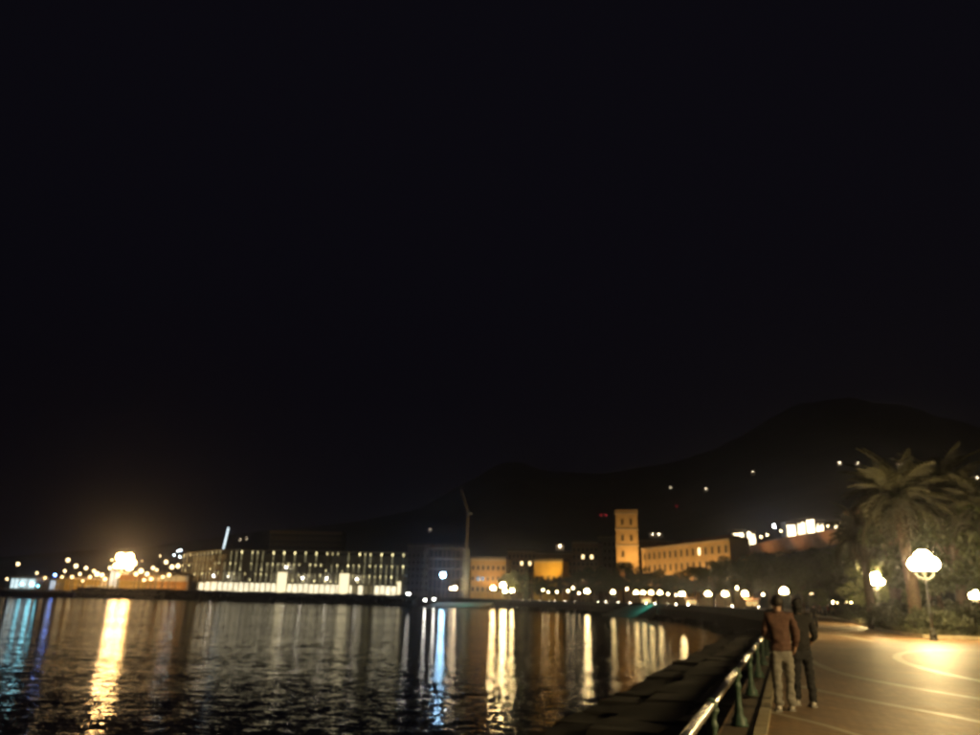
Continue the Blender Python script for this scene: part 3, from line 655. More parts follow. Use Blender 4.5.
# ------------------------------------------------------------------ buildings
def facade_frame(p0, p1):
    d = Vector((p1[0] - p0[0], p1[1] - p0[1])); return d.length, math.atan2(d.y, d.x)
glassd = mat('dark_window_glass', (0.07, 0.055, 0.035), 0.15, 0.2, 2)
trim = mat('stone_trim', (0.45, 0.38, 0.28), 0.8, 0.15, 1)
shut = mat('shutter_brown', (0.10, 0.06, 0.035), 0.7, 0.2, 3)
litw = em('lit_window', (1, .72, .36), 3.5)
def building(name, label, cat, p0, p1, z0, z1, depth, wall, roofm, rows=(), cols=0, wsize=(1.2, 2.0), lit=0.0, cornice=True, hip=False, group=None, colx=None):
    """front facade runs from p0 to p1 (left to right as seen), depth goes away from the viewer"""
    Lf, rz = facade_frame(p0, p1); t = thing(name, label, cat, (p0[0], p0[1], z0), rz, group); H = z1 - z0
    MB().box((Lf / 2, depth / 2, H / 2 - .2), (Lf, depth, H + .4)).build('wall', wall, t)
    rb = MB()
    if hip:
        e = .6; rb.add([(-e, -e, H), (Lf + e, -e, H), (Lf + e, depth + e, H), (-e, depth + e, H), (depth / 2, depth / 2, H + depth * .22), (Lf - depth / 2, depth / 2, H + depth * .22)], [(0, 1, 5, 4), (1, 2, 5), (2, 3, 4, 5), (3, 0, 4), (3, 2, 1, 0)])
    else:
        rb.box((Lf / 2, depth / 2, H + .12), (Lf + .5, depth + .5, .25))
        for a, c in (((Lf / 2, .0, H + .55), (Lf + .4, .3, .65)), ((Lf / 2, depth, H + .55), (Lf + .4, .3, .65)), ((0, depth / 2, H + .55), (.3, depth - .4, .65)), ((Lf, depth / 2, H + .55), (.3, depth - .4, .65))): rb.box(a, c)
    rb.build('roof', roofm, t)
    if cornice: MB().box((Lf / 2, -.2, H - .45), (Lf + .3, .42, .45)).build('cornice', trim, t)
    if rows and (cols or colx):
        ww, wh_ = wsize
        pane = MB().box((0, -.03, wh_ / 2), (ww, .06, wh_)).mesh('window', glassd); paneL = MB().box((0, -.03, wh_ / 2), (ww, .06, wh_)).mesh('window', litw)
        fr = MB().box((0, -.05, wh_ + .1), (ww + .4, .14, .2)).box((-ww / 2 - .09, -.05, wh_ / 2), (.16, .12, wh_)).box((ww / 2 + .09, -.05, wh_ / 2), (.16, .12, wh_)).mesh('frame', trim)
        si = MB().box((0, -.09, -.08), (ww + .5, .24, .15)).mesh('sill', trim)
        r2 = random.Random(len(label))
        for zr in rows:
            for xc in (colx or [Lf * (i + .5) / cols for i in range(cols)]):
                o = inst(paneL if r2.random() < lit else pane, 'window', t, (xc, 0, zr)); inst(fr, 'frame', o); inst(si, 'sill', o)
    return t
amber_wall = mat('ochre_plaster', (0.50, 0.34, 0.16), 0.9, 0.18, .25, .1)
grey_wall = mat('grey_plaster', (0.28, 0.24, 0.20), 0.9, 0.2, .3, .1)
dark_in = mat('dark_interior', (0.05, 0.045, 0.04), .9, .2, .5)
brown_wall = mat('brown_plaster', (0.30, 0.19, 0.12), 0.9, 0.2, .3, .1)
tile = mat('roof_tile', (0.26, 0.12, 0.07), 0.85, 0.3, 1.5, .3)
flatroof = mat('flat_roof', (0.14, 0.12, 0.1), 0.9, 0.2, 1)
fix = mat('floodlight_housing', (0.06, 0.06, 0.06), 0.5, 0.1)
def flood(loc, target, col, power, label, angle=100, z0=0.0, group=None, gl=6.0):
    t = thing('floodlight', label, 'floodlight', (loc[0], loc[1], z0), 0, group); zz = loc[2] - z0
    MB().tube([(0, 0, -.1), (0, 0, zz - .3)], .06, 7).build('pole', fix, t)
    d = (Vector(target) - Vector(loc)).normalized(); b = MB().box((0, 0, zz - .2), (.5, .3, .3)); b.build('housing', fix, t)
    o = lamp_light('floodlight_beam', Vector(loc) + d * .5, col, power, None, Vector(target), angle, .25); o.parent = t; o.location = Vector((0, 0, zz)) + d * .6
    return t
AMB = (1.0, .58, .19)

# square tower
pl, pr = at(615.5, 512, 345), at(637, 512, 343.3); zt = pl.z
tw = thing('clock_tower', 'tall square amber floodlit tower rising above dark trees', 'tower', (pl.x, pl.y, 0), facade_frame(pl, pr)[1]); Lw = (pr - pl).length
MB().box((Lw / 2, Lw / 2, zt / 2 - .2), (Lw, Lw, zt + .4)).build('shaft', amber_wall, tw)
pm_ = MB()
for z_ in (zt - .5, zt - 7.5, zt - 14.5): pm_.box((Lw / 2, Lw / 2, z_), (Lw + .7, Lw + .7, .45))
pm_.build('string_course', trim, tw)
pp = MB()
for a, c in (((Lw / 2, .1, zt + .5), (Lw + .5, .4, 1.0)), ((Lw / 2, Lw - .1, zt + .5), (Lw + .5, .4, 1.0)), ((.1, Lw / 2, zt + .5), (.4, Lw - .7, 1.0)), ((Lw - .1, Lw / 2, zt + .5), (.4, Lw - .7, 1.0))): pp.box(a, c)
pp.build('parapet', amber_wall, tw)
wm = MB().box((0, -.04, 1.3), (1.1, .08, 2.6)).mesh('window', glassd)
for x_, z_ in ((.3, zt - 5.6), (.7, zt - 5.6), (.3, zt - 12.6), (.3, zt - 19.5), (.7, zt - 12.6)):
    o = inst(wm, 'window', tw, (Lw * x_, 0, z_)); inst(MB().box((0, -.07, -.1), (1.6, .25, .18)).mesh('sill', trim), 'sill', o)
flood((pl.x + 3, pl.y - 13, 12), (pl.x + 4.5, pl.y, zt - 9), AMB, 12500, 'amber floodlight on a post aimed up at the square tower', 85)
flood((pl.x + 8, pl.y - 12, 12), (pl.x + 5, pl.y, zt - 18), AMB, 6500, 'second amber floodlight on a post below the square tower', 90)

# amber palace
Y0, Y1 = 338, 272
p0, p1 = at(642, 548, Y0), at(729, 538.5, Y1); zt = (p0.z + p1.z) / 2; Lp = (Vector((p1.x, p1.y)) - Vector((p0.x, p0.y))).length
building('palace', 'long amber floodlit palace with rows of windows above the trees', 'building', p0, p1, 0, zt, 8, amber_wall, tile, [3, 8.2, 13.4, 18.4], 15, (1.5, 2.6), .05, True, True)
dv = (Vector((p1.x, p1.y)) - Vector((p0.x, p0.y))) / Lp; nv = Vector((dv.y, -dv.x))
for i, k in enumerate((.1, .38, .66, .92)):
    q = Vector((p0.x, p0.y)) + dv * Lp * k + nv * 11; tq = q - nv * 11
    flood((q.x, q.y, 9.5), (tq.x, tq.y, zt - 5), (1, .58, .19), 7000, 'amber floodlight on a post before the palace front', 120, 0, 'palace floodlights')
# yellow and orange low buildings
p0, p1 = at(534, 561, 345), at(562.5, 561, 340)
building('house', 'low bright yellow floodlit building behind the quay trees', 'building', p0, p1, 0, p1.z, 10, mat('yellow_plaster', (0.6, 0.42, 0.12), .9, .12, .3), flatroof, [4.5, 9], 5, (1.2, 1.9), 0)
flood((p0.x + 6, p0.y - 14, 11), (p0.x + 6.5, p0.y, 17), (1, .55, .10), 8000, 'yellow floodlight on a post before the yellow building', 80)
p0, p1 = at(471, 560, 350), at(506, 559, 346)
building('house', 'orange-brown lit building behind the bright lamp cluster', 'building', p0, p1, 0, p1.z, 10, mat('orange_plaster', (0.48, 0.31, 0.13), .9, .15, .3), flatroof, [4, 8.5, 13], 7, (1.1, 1.8), 0)
flood((p0.x + 8, p0.y - 9, 7), (p0.x + 8, p0.y, 14), (1, .52, .15), 2200, 'orange floodlight on a post before the orange-brown building', 130)
# dark town houses behind
for i, (x0, x1, ty, Y, lt) in enumerate(((572, 598, 542, 392, .16), (598, 616, 536, 400, .1), (637, 665, 540, 420, .12), (663, 684, 541, 430, .1), (508, 536, 551, 400, .05), (270, 342, 533, 470, .0), (536, 572, 553, 395, .1), (408, 430, 545, 420, 0))):
    p0, p1 = at(x0, ty, Y), at(x1, ty, Y - 4); z0 = 0 if Y < 345 else max(0, min(hill_z(p0.x, p0.y), hill_z(p1.x, p1.y), hill_z(p0.x, p0.y + 12))) - 1
    nf = max(2, int((p1.z - z0) / 3.6)); words = ['wide', 'narrow', 'plain', 'low', 'brown', 'very long', 'broad', 'slim'][i]
    building('house', '%s unlit town building on the slope %s' % (words, ['left of the square tower', 'touching the square tower', 'right behind the square tower', 'behind the amber palace roof', 'above the cypress', 'behind the lit colonnade', 'above the yellow building', 'beside the scaffolded block'][i]), 'building', p0, p1, z0, p1.z, 11, (dark_in if i == 5 else grey_wall if i % 2 else brown_wall), flatroof, [1 + 3.5 * k for k in range(nf)], max(3, int((x1 - x0) / 4)), (1.1, 1.7), lt)

# retaining wall with road up the slope and pavilions whose glowing panes imitate floodlit fronts
wallm = mat('red_retaining_wall', (0.40, 0.31, 0.19), .9, .2, .3, .1)
RW = [(727, 551, 372), (760, 545, 376), (790, 538, 380), (820, 533, 384), (850, 528, 388), (875, 524, 392)]
rt = thing('retaining_wall', 'reddish lit retaining wall climbing the slope under the bright pavilions', 'wall')
for (xa, ya, Ya), (xb, yb, Yb) in zip(RW, RW[1:]):
    a, b_ = at(xa, ya, Ya), at(xb, yb, Yb); hb = 7
    vs = [a, b_, b_ + Vector((0, 0, -hb)), a + Vector((0, 0, -hb)), a + Vector((0, 16, 0)), b_ + Vector((0, 16, 0)), a + Vector((0, 16, -hb)), b_ + Vector((0, 16, -hb))]
    MB().add(vs, [(0, 3, 2, 1), (0, 1, 5, 4), (4, 5, 7, 6), (3, 6, 7, 2), (0, 4, 6, 3), (1, 2, 7, 5)]).build('wall_length', wallm, rt)
    d = b_ - a
    MB().add([a + Vector((0, .2, 0)), b_ + Vector((0, .2, 0)), b_ + Vector((0, .5, 0)), a + Vector((0, .5, 0)), a + Vector((0, .2, .9)), b_ + Vector((0, .2, .9)), b_ + Vector((0, .5, .9)), a + Vector((0, .5, .9))], [(0, 1, 5, 4), (3, 7, 6, 2), (4, 5, 6, 7), (0, 4, 7, 3), (1, 2, 6, 5)]).build('parapet', wallm, rt)
for i, k in enumerate((742, 775, 805, 835, 862)):
    yy = float(np.interp(k, [r[0] for r in RW], [r[1] for r in RW])); Yw = float(np.interp(k, [r[0] for r in RW], [r[2] for r in RW]))
    q = at(k, yy + 6, Yw - 7); gz = hill_z(q.x, q.y)
    flood((q.x, q.y, q.z + 1), (q.x, Yw, q.z + 3.5), (1, .42, .13), 800, 'orange floodlight at the foot of the reddish retaining wall', 140, min(gz, q.z - 1), 'retaining wall floodlights')
rr_p = random.Random(11)
pav_glow = em_var('pavilion_glow', (1, .80, .48), 2.5, 9, .3)  # glow in place of floodlight on the white fronts
for i, (x0, x1, yt, yb) in enumerate(((733, 743.5, 530, 541), (747, 755, 531, 541), (786.5, 795, 522.5, 535), (797, 804.5, 519.5, 534), (806, 814, 518, 533.5), (816, 823, 520.5, 533), (834, 843, 521, 531))):
    Yp = float(np.interp((x0 + x1) / 2, [r[0] for r in RW], [r[2] for r in RW])) + 3
    p0, p1 = at(x0, yt, Yp), at(x1, yt, Yp); zb = at((x0 + x1) / 2, float(np.interp((x0 + x1) / 2, [r[0] for r in RW], [r[1] for r in RW])), Yp).z - .4
    t = thing('pavilion', ['narrow', 'smallest', 'lower', 'second', 'tallest', 'last', 'lone'][i] + ' brightly lit glass pavilion on the retaining wall, ' + ['nearest the palace', 'second from the palace', 'start of the close row of four', 'in the close row of four', 'in the close row of four', 'end of the close row of four', 'beside the orange hillside house'][i], 'pavilion', (p0.x, p0.y, zb), 0)
    Lf = p1.x - p0.x; Hh = p0.z - zb; n = max(2, int(Lf / 2.4))
    MB().box((Lf / 2, 4.2, Hh / 2), (Lf, 7.5, Hh)).build('wall', dark_in, t); MB().box((Lf / 2, 3.4, Hh + .2), (Lf + 1, 9.5, .4)).build('roof', flatroof, t)
    gp = MB().box((0, .2, 0), (Lf / n - .25, .1, Hh - .9)).mesh('pane', pav_glow); ms = MB().box((0, .2, 0), (.2, .25, Hh)).mesh('mullion', fix)
    for k in range(n):
        hk = rr_p.uniform(.75, 1.0); inst(gp, 'pane', t, (Lf * (k + .5) / n, 0, Hh * hk / 2), 0, (1, 1, hk)); inst(ms, 'mullion', t, (Lf * k / n, 0, Hh / 2))
# cold white lamp on the slope, orange hillside houses
S5 = make_single('street_lamp', (.82, .93, 1), 130, .45, 5.0, 'cold')
p = at(774, 526, 385); single(S5, p, 'cold white street lamp above the retaining wall between the pavilions', None, p.z - 5)
for o_ in [o for o in C.objects if o.get('label') == 'cold white street lamp above the retaining wall between the pavilions']:
    gz = at(774, 541, 385).z - .3; o_.location.z = gz; o_.scale = (1, 1, (p.z - gz) / 5)
for i, (x0, x1, ty, by, Y, lab) in enumerate(((843, 866, 511, 530, 402, 'orange lit hillside house at the top end of the retaining wall'), (962, 985, 500, 560, 215, 'orange lit building with windows behind the palms'))):
    p0, p1 = at(x0, ty, Y), at(x1, ty, Y - 6); z0 = at(x0, by, Y).z if i == 0 else 0
    building('house', lab, 'building', p0, p1, z0 - 2, p1.z, 10, mat('orange_plaster', (0.48, 0.31, 0.13), .9, .15, .3), tile, [2, 5.5, 9, 12.5, 16, 19.5, 23][:2 if i == 0 else 7], 4, (1.2, 1.8), .1, True, True)
    flood((p0.x + 3, p0.y - 9, (z0 + 5) if i == 0 else 17), (p0.x + 5, p0.y, p1.z - 3), (1, .5, .16), 1300 if i == 0 else 2200, 'orange floodlight before the ' + lab.split(' ', 2)[2], 120, z0 - 2 if i == 0 else 0)

for px, py in ((761, 537), (767, 535), (781, 531), (828, 526), (850, 521), (858, 519)):
    Yw = float(np.interp(px, [r[0] for r in RW], [r[2] for r in RW])) + 2; zw = at(px, float(np.interp(px, [r[0] for r in RW], [r[1] for r in RW])), Yw).z - .3; p = at(px, py, Yw)
    t = single(S3, p, 'small warm globe lamp on top of the retaining wall', 'lamps on the retaining wall', zw); t.scale = (1.1, 1.1, max(.3, (p.z - zw) / 4))
# little houses and lights far up the hills
def hillhouse(px, py, colr, s, label, group):
    h = hill_hit(px, py + 1); k = math.hypot(h.x, h.y) / 764
    t = thing('hillside_house', label, 'house', (h.x, h.y, h.z - .6), -math.atan2(h.x, h.y), group)
    MB().box((0, 3, 2.6), (7, 6, 7.2)).build('wall', grey_wall, t)
    MB().add([(-4, -.6, 6.2), (4, -.6, 6.2), (4, 6.6, 6.2), (-4, 6.6, 6.2), (-4, 3, 8), (4, 3, 8)], [(0, 1, 5, 4), (2, 3, 4, 5), (0, 4, 3), (1, 2, 5), (3, 2, 1, 0)]).build('roof', tile, t)
    MB().tube([(0, -.1, 5.0), (0, -1.2, 5.4)], .08, 6).build('lamp_arm', fix, t)
    MB().ball((0, -1.3, 5.2), .55 * s, 8, 5).build('lamp_globe', em('hill_lamp_%s' % ('w' if colr[1] > .8 else 'y'), colr, 25), t)
for px, py, s in ((753, 474, .75), (840, 465.5, 1.15), (858, 466, .7), (876, 465.5, 1.2), (900, 467, .95), (915, 473, .6), (960, 479, 1.1), (978, 481, .9)):
    hillhouse(px, py, (1, .84, .58), s, 'small hillside house with a glowing lamp high on the dark mountain', 'lamp lit houses on the mountain')
for px, py, s in ((671, 489, .6), (706, 491, .7), (653, 539, .6), (659, 539, .7), (430, 531, .6), (560, 551, 1.2), (576, 565, 1.3), (240, 541, .7), (246, 540, .8)):
    hillhouse(px, py, (1, .80, .5) if s > 1 else (1, .86, .7), s, 'small house with a faint lamp on the slope above the town', 'lamp lit houses above the town')
for px, py in ((601, 515), (606, 515), (677, 506)):
    h = hill_hit(px, py + 3); t = thing('antenna_mast', 'thin antenna mast with a red light on the slope above the tower', 'antenna', (h.x, h.y, h.z - .3), 0, 'red lit antenna masts')
    p = at(px, py, h.y); hh = max(3, p.z - h.z); MB().tube([(0, 0, 0), (0, 0, hh)], [.25, .1], 6).build('mast', fix, t); MB().ball((0, 0, hh + .4), .5, 8, 5).build('warning_light', em('red_light', (1, .03, .06), 3.5), t)

# ------------------------------------------------------------------ colonnaded building on the mole
mole_rock = rock
ml = tag(inst(None, 'mole'), 'long low dark rock mole in front of the lit colonnade', 'mole')
a, b_ = at(76, 590, 331), at(417, 596, 318)
vs = []
N = 60
rr = random.Random(5)
for i in range(N + 1):
    q = a.lerp(b_, i / N); hj = rr.uniform(-.35, .3)
    for dy, z in ((-3.2, -3), (-1.0, -.2 + hj * .5), (.8, 1.55 + hj), (6, 1.6 + hj * .5), (7.5, -.2)): vs.append((q.x + rr.uniform(-.3, .3), q.y + dy + rr.uniform(-.3, .3), z))
fs = [(i * 5 + k, (i + 1) * 5 + k, (i + 1) * 5 + k + 1, i * 5 + k + 1) for i in range(N) for k in range(4)] + [(0, 1, 2, 3, 4)[::-1], tuple(N * 5 + k for k in range(5))]
MB().add(vs, fs).build('rock_bank', rock, ml)
for i in range(120):
    q = a.lerp(b_, (i + rr.random()) / 120); inst(rr.choice(bms), 'rock', ml, (q.x, q.y + rr.uniform(-2.6, .4), rr.uniform(-1.9, .9)), rr.uniform(0, 6), (rr.uniform(.7, 1.3),) * 3)

conc = mat('pale_concrete', (0.40, 0.37, 0.28), .85, .2, .4, .1)
cr = thing('colonnaded_building', 'long unfinished colonnaded building with lit columns and glowing ground floor', 'building')
strip = [em('column_glow_%d' % k, (1, .84, .40), s) for k, s in enumerate((1.3, 2.6, 5.0))]  # glow of added strips that imitate light falling on the columns
shop = em_var('arcade_glow', (1, .87, .58), 1.0, 1.8, .8); portal_glow = em('portal_glow', (1, .84, .50), 1.5)
FR = [(186, 545.5, 425), (222, 547.5, 372), (404, 552.5, 362)]         # roof line corners
LV = 4
for w_i, ((xa, ya, Ya), (xb, yb, Yb)) in enumerate(zip(FR, FR[1:])):
    A, B = at(xa, ya, Ya), at(xb, yb, Yb); H = 20.5; Lf, rz = facade_frame(A, B); z0 = .0
    wing = inst(None, 'wing', cr, (A.x, A.y, 0), rz)
    sb = MB()
    zs = [5.9, 10.6, 15.2, H]
    for z_ in zs: sb.box((Lf / 2, 5.5, z_ - .25), (Lf, 12, .5))
    sb.box((Lf / 2, 11.3, H / 2 - .5), (Lf - .4, .3, H - 1.4)); sb.build('floor_slab', conc, wing)
    MB().box((Lf / 2, 4.5, H / 2 - .8), (Lf - 1.2, .3, H - 2.2)).build('back_wall', conc, wing)
    nb = 10 if w_i == 0 else 34
    cols_ = [MB().lathe([(.42, 0), (.36, .3), (.33, 3.9), (.45, 4.12)], n=8).mesh('column', conc)]
    faint = MB().box((0, -.38, 2.06), (.22, .08, 3.9)).mesh('added_glow_strip', em('faint_column_glow', (1, .86, .42), .45))  # strip added so the column glows as if lit
    st = {(r_, k): MB().box((0, -.42, [3.4, .9, 3.2][r_]), (.3, .1, [1.0, .8, 1.4][r_])).mesh('added_glow_strip', strip[k]) for r_ in range(3) for k in range(3)}
    for lv in range(3):
        for i in range(nb + 1):
            if w_i and i == 0: continue
            x = Lf * i / nb
            if w_i and lv == 2 and i % 2 and rr.random() < .6: continue
            c_ = inst(cols_[0], 'column', wing, (x, -.05, zs[lv]))
            if rr.random() < .8: inst(faint, 'added_glow_strip', c_)
            c_.scale.z = (zs[lv + 1] - .5 - zs[lv]) / 4.12
            if rr.random() < (.9 if i % 2 == 0 or lv < 1 else .7): inst(st[(0 if lv == 2 else rr.choice((0, 0, 1)), rr.choice((0, 1, 1, 2)) if i % 2 == 0 else rr.choice((0, 0, 1)))], 'added_glow_strip', c_)
    if w_i == 0: nb2 = 6
    else: nb2 = 34
    for i in range(nb2):
        if w_i == 0 and i < 3: continue
        wd = Lf / nb2
        if rr.random() < .03: continue
        MB().box((0, .6, 2.6), (wd * rr.uniform(.9, .98), .12, rr.uniform(4.3, 5.0))).build('arcade_window', shop, wing, loc=(wd * (i + .5), 0, .35))
    pc = MB().box((0, -.05, 2.8), (.3, .5, 5.6)).mesh('arcade_pier', conc)
    for i in range(nb2 + 1): inst(pc, 'arcade_pier', wing, (Lf * i / nb2, 0, 0))
    if w_i:
        for px in (283, 345, 400):
            q = at(px, 580, Yb + (Ya - Yb) * (xb - px) / (xb - xa)); x = (Vector((q.x, q.y)) - Vector((A.x, A.y))).dot(Vector((B.x - A.x, B.y - A.y)).normalized())
            hw = 4.6 if px < 400 else 1.5; hp = 10.2 if px < 400 else 7.2
            pt = MB().box((0, -.9, hp / 2), (hw, .3, hp)).build('portal', portal_glow, wing, loc=(x, 0, .2)); MB().box((0, -.75, hp + .3), (hw + .6, 1.2, .5)).build('lintel', conc, pt)
            for s_ in (-1, 1): MB().box((s_ * (hw / 2 + .2), -.8, hp / 2), (.35, .9, hp)).build('jamb', conc, pt)
S6 = make_single('work_lamp', (1, .93, .8), 26, .38, 2.2, 'work')
for i, (px, py, lv) in enumerate(((216, 557, 1), (231, 557, 1), (287, 559, 2), (304, 562, 1), (358, 562, 1), (280, 570, 0), (328, 561, 1), (410, 577, 0), (408, 582, 0))):
    Yc = 373 - (px - 222) * .055; p = at(px, py, Yc - (1.3 if px < 405 else 10)); z0 = [5.91, 10.61, 15.21]
    if px < 405:
        zz = z0[lv - 1] if lv else 5.91; p = at(px, py, Yc + 1.5)
        single(S6, p, 'bare work lamp glowing on an upper floor of the lit colonnade', 'work lamps in the colonnade', zz)
    else: single(S6, p, 'white work lamp on the ground beside the end of the colonnade', 'work lamps by the colonnade end', 0)

# crane with a lit boom behind the colonnade
a, b_ = at(218.5, 552, 440), at(229, 527.5, 440)
t = thing('crawler_crane', 'crawler crane with a cold white lit boom behind the colonnade', 'crane', (a.x, a.y, 0))
def lattice(p, q, w0, n, r=.09):
    m_ = MB(); d = q - p; u = d.orthogonal().normalized(); v = d.normalized().cross(u); cs = [(u + v) * w0 / 2, (u - v) * w0 / 2, (-u - v) * w0 / 2, (v - u) * w0 / 2]
    for c_ in cs: m_.tube([p + c_, q + c_], r, 5)
    for i in range(n):
        for k in range(4): m_.tube([p + d * (i / n) + cs[k], p + d * ((i + 1) / n) + cs[(k + 1) % 4]], r * .6, 4)
    return m_
MB().box((0, 0, 2.0), (3.4, 5, 2.2)).build('cab', mat('crane_yellow', (.5, .34, .05), .5, .15), t)
for s_ in (-1, 1): MB().box((s_ * 1.6, 0, .5), (.8, 6, 1.0)).build('track', fix, t)
q0, q1 = Vector((0, 0, 2.5)), Vector((b_.x - a.x, 0, b_.z)); bo = lattice(q0, q1, 1.1, 14).build('boom', conc, t)
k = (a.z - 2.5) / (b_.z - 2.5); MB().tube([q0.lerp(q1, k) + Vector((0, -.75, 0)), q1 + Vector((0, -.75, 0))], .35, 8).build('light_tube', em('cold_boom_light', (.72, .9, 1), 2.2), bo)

# tower crane and scaffolded block
a = at(465, 594, 330); mt = at(466.3, 548, 330); up = at(466.5, 512, 330); jt = at(461, 489.5, 330)
t = thing('tower_crane', 'slim tower crane with lit lower mast and raised jib beside the scaffolded block', 'crane', (a.x, a.y, 0))
MB().box((0, 0, .25), (3, 3, .9)).build('base', conc, t)
lattice(Vector((0, 0, .5)), Vector((0, 0, mt.z)), 1.7, 12, .13).build('lower_mast', conc, t)
lattice(Vector((0, 0, mt.z)), Vector((.3, 0, up.z)), .65, 14, .06).build('upper_mast', mat('crane_grey', (.42, .30, .16), .6, .1), t)
lattice(Vector((.3, 0, up.z)), Vector((jt.x - a.x, 0, jt.z)), .6, 9, .06).build('jib', MATS['crane_grey'], t)
MB().box((1.4, 0, up.z - .6), (1.5, .9, .7)).build('counterweight', conc, t)
flood((a.x - .5, a.y - 9, 3), (a.x, a.y, 9), (1, .80, .42), 5200, 'yellowish floodlight on a post aimed at the tower crane mast', 90)
p0, p1 = at(424, 547, 342), at(462, 547, 340)
Lf, rz = facade_frame(p0, p1); H = p0.z
t = thing('scaffolded_building', 'dark unfinished block wrapped in scaffolding beside the tower crane', 'building', (p0.x, p0.y, 0), rz)
m_ = MB(); nfl = 5
for k in range(nfl + 1): m_.box((Lf / 2, 6, .2 + (H - .4) * k / nfl), (Lf, 12, .35))
m_.build('floor_slab', mat('raw_concrete', (.16, .14, .11), .9, .2, .5), t)
for i in range(5):
    for j in range(2): MB().box((.4 + (Lf - .8) * i / 4, .5 + j * 10, H / 2), (.5, .5, H - .2)).build('column', MATS['raw_concrete'], t)
MB().box((Lf / 2, 11.7, H / 2), (Lf - .4, .3, H - .5)).build('back_wall', dark_in, t)
sp = MB()
for i in range(11): sp.tube([(Lf * i / 10, -1.2, 0), (Lf * i / 10, -1.2, H + 1.6)], .07, 5)
for k in range(9): sp.tube([(0, -1.2, 1.5 + k * (H - .5) / 8), (Lf, -1.2, 1.5 + k * (H - .5) / 8)], .06, 5)
sp.build('scaffold', mat('rusty_scaffold', (.16, .12, .09), .8, .3, 3), t)
lamp_l = (1, .8, .5)
# blue-white floodlight on mast and its warm neighbour
def mast_light(px, py, Y, r, colr, strength, label, cat='lamp', n=1, group=None, key=None, sx=1.0, z0=0.0):
    p = at(px, py, Y); t = thing('light_mast', label, cat, (p.x, p.y, z0), 0, group); h = p.z - z0
    MB().lathe([(.35, -.05), (.3, .4), (.16, .5), (.1, h - .3)], n=8).build('pole', iron, t)
    mt_ = em('mast_glow_' + key, colr, strength)
    if n == 1: MB().ball((0, 0, h), r, 10, 6).build('lamp_globe', mt_, t, True)
    else:
        MB().box((0, .35, h), (n * r * 2.1 * sx, .3, r * 2.6)).build('bank_frame', fix, t)
        lm_ = MB().ball((0, 0, 0), r, 10, 6).mesh('lamp_globe', mt_, True)
        for j in range(n): inst(lm_, 'lamp_globe', t, ((j - (n - 1) / 2) * r * 2.1 * sx, 0, h))
    return t
mast_light(443, 575, 322, 1.0, (.38, .70, 1.0), 110, 'brilliant blue-white floodlight mast before the scaffolded block', key='blue')
mast_light(455, 588, 320, .7, (1, .75, .45), 40, 'soft warm lamp mast at the foot of the tower crane', key='warm')
mast_light(451, 588.5, 326, .45, (1, .75, .45), 40, 'small warm lamp mast between the blue-white floodlight and tower crane', key='warm')
for px in (425, 434):
    mast_light(px, 600 - (px == 434) * .8, 314, .45, (1, .95, .82), 25, 'low white lamp at the quay edge below the scaffolded block', key='quay', group='low white quay lamps', z0=0)

# boat ramps lit green
tealm = mat('pale_ramp_concrete', (0.3, 0.31, 0.28), .7, .2, .6, .1)
for i, (xa, xb, ya, yb, Yf, Yn) in enumerate(((598, 657, 614.5, 603.5, 216, 236), (418, 498, 606.5, 600.5, 306, 326))):
    t = thing('slipway', 'sloping boat ramp lit turquoise ' + ('below the square tower' if i == 0 else 'beside the tower crane'), 'boat ramp')
    b0, b1 = ((602, 614.8), (648, 618.6)) if i == 0 else ((420, 607.2), (478, 608.2))
    t0, t1 = (at(630, 605.5, 204), at(657, 603.8, 187)) if i == 0 else (at(440, 601.8, 325), at(498, 600.6, 318))
    a, b2 = on(*b0, WZ + .1), on(*b1, WZ + .1); b_ = (t0 + t1) / 2
    vs = [a, b2, b2.lerp(t1, .5) + Vector((.6, 0, -.25)), t1, t0, a.lerp(t0, .5) + Vector((-.8, 0, -.3))]; vs = [tuple(v) for v in vs]
    lo = [(x, y + .5, z - 1.0) for x, y, z in vs]; n = len(vs)
    MB().add(vs + lo, [tuple(range(n)), tuple(range(n, 2 * n))[::-1]] + [(j, j + n, (j + 1) % n + n, (j + 1) % n) for j in range(n)]).build('ramp', tealm, t)
    a = (a + b2) / 2
    q = (a + b_) / 2
    lx = q + Vector((2.5, -7, 4.0)); tgt = q + Vector((1, 0, 0))
    MB().tube([(b_.x, b_.y + 1, 0), (b_.x, b_.y + 1, 4.2), (lx.x, lx.y, lx.z + .2)], .07, 6).build('lamp_arm', iron, t)
    MB().box((lx.x, lx.y, lx.z + .1), (.5, .4, .2)).build('lamp_housing', fix, t)
    lamp_light('ramp_light', (lx.x, lx.y, lx.z - .1), (.08, .85, .62), 750 if i == 0 else 1500, None, tgt, 160, 1.2).parent = t
q = at(657, 598, 240); flood((q.x, q.y, 2.0), (q.x + 3, q.y + 22, 9), (.25, 1, .45), 1500, 'green floodlight on a short post shining up into the far trees', 95)

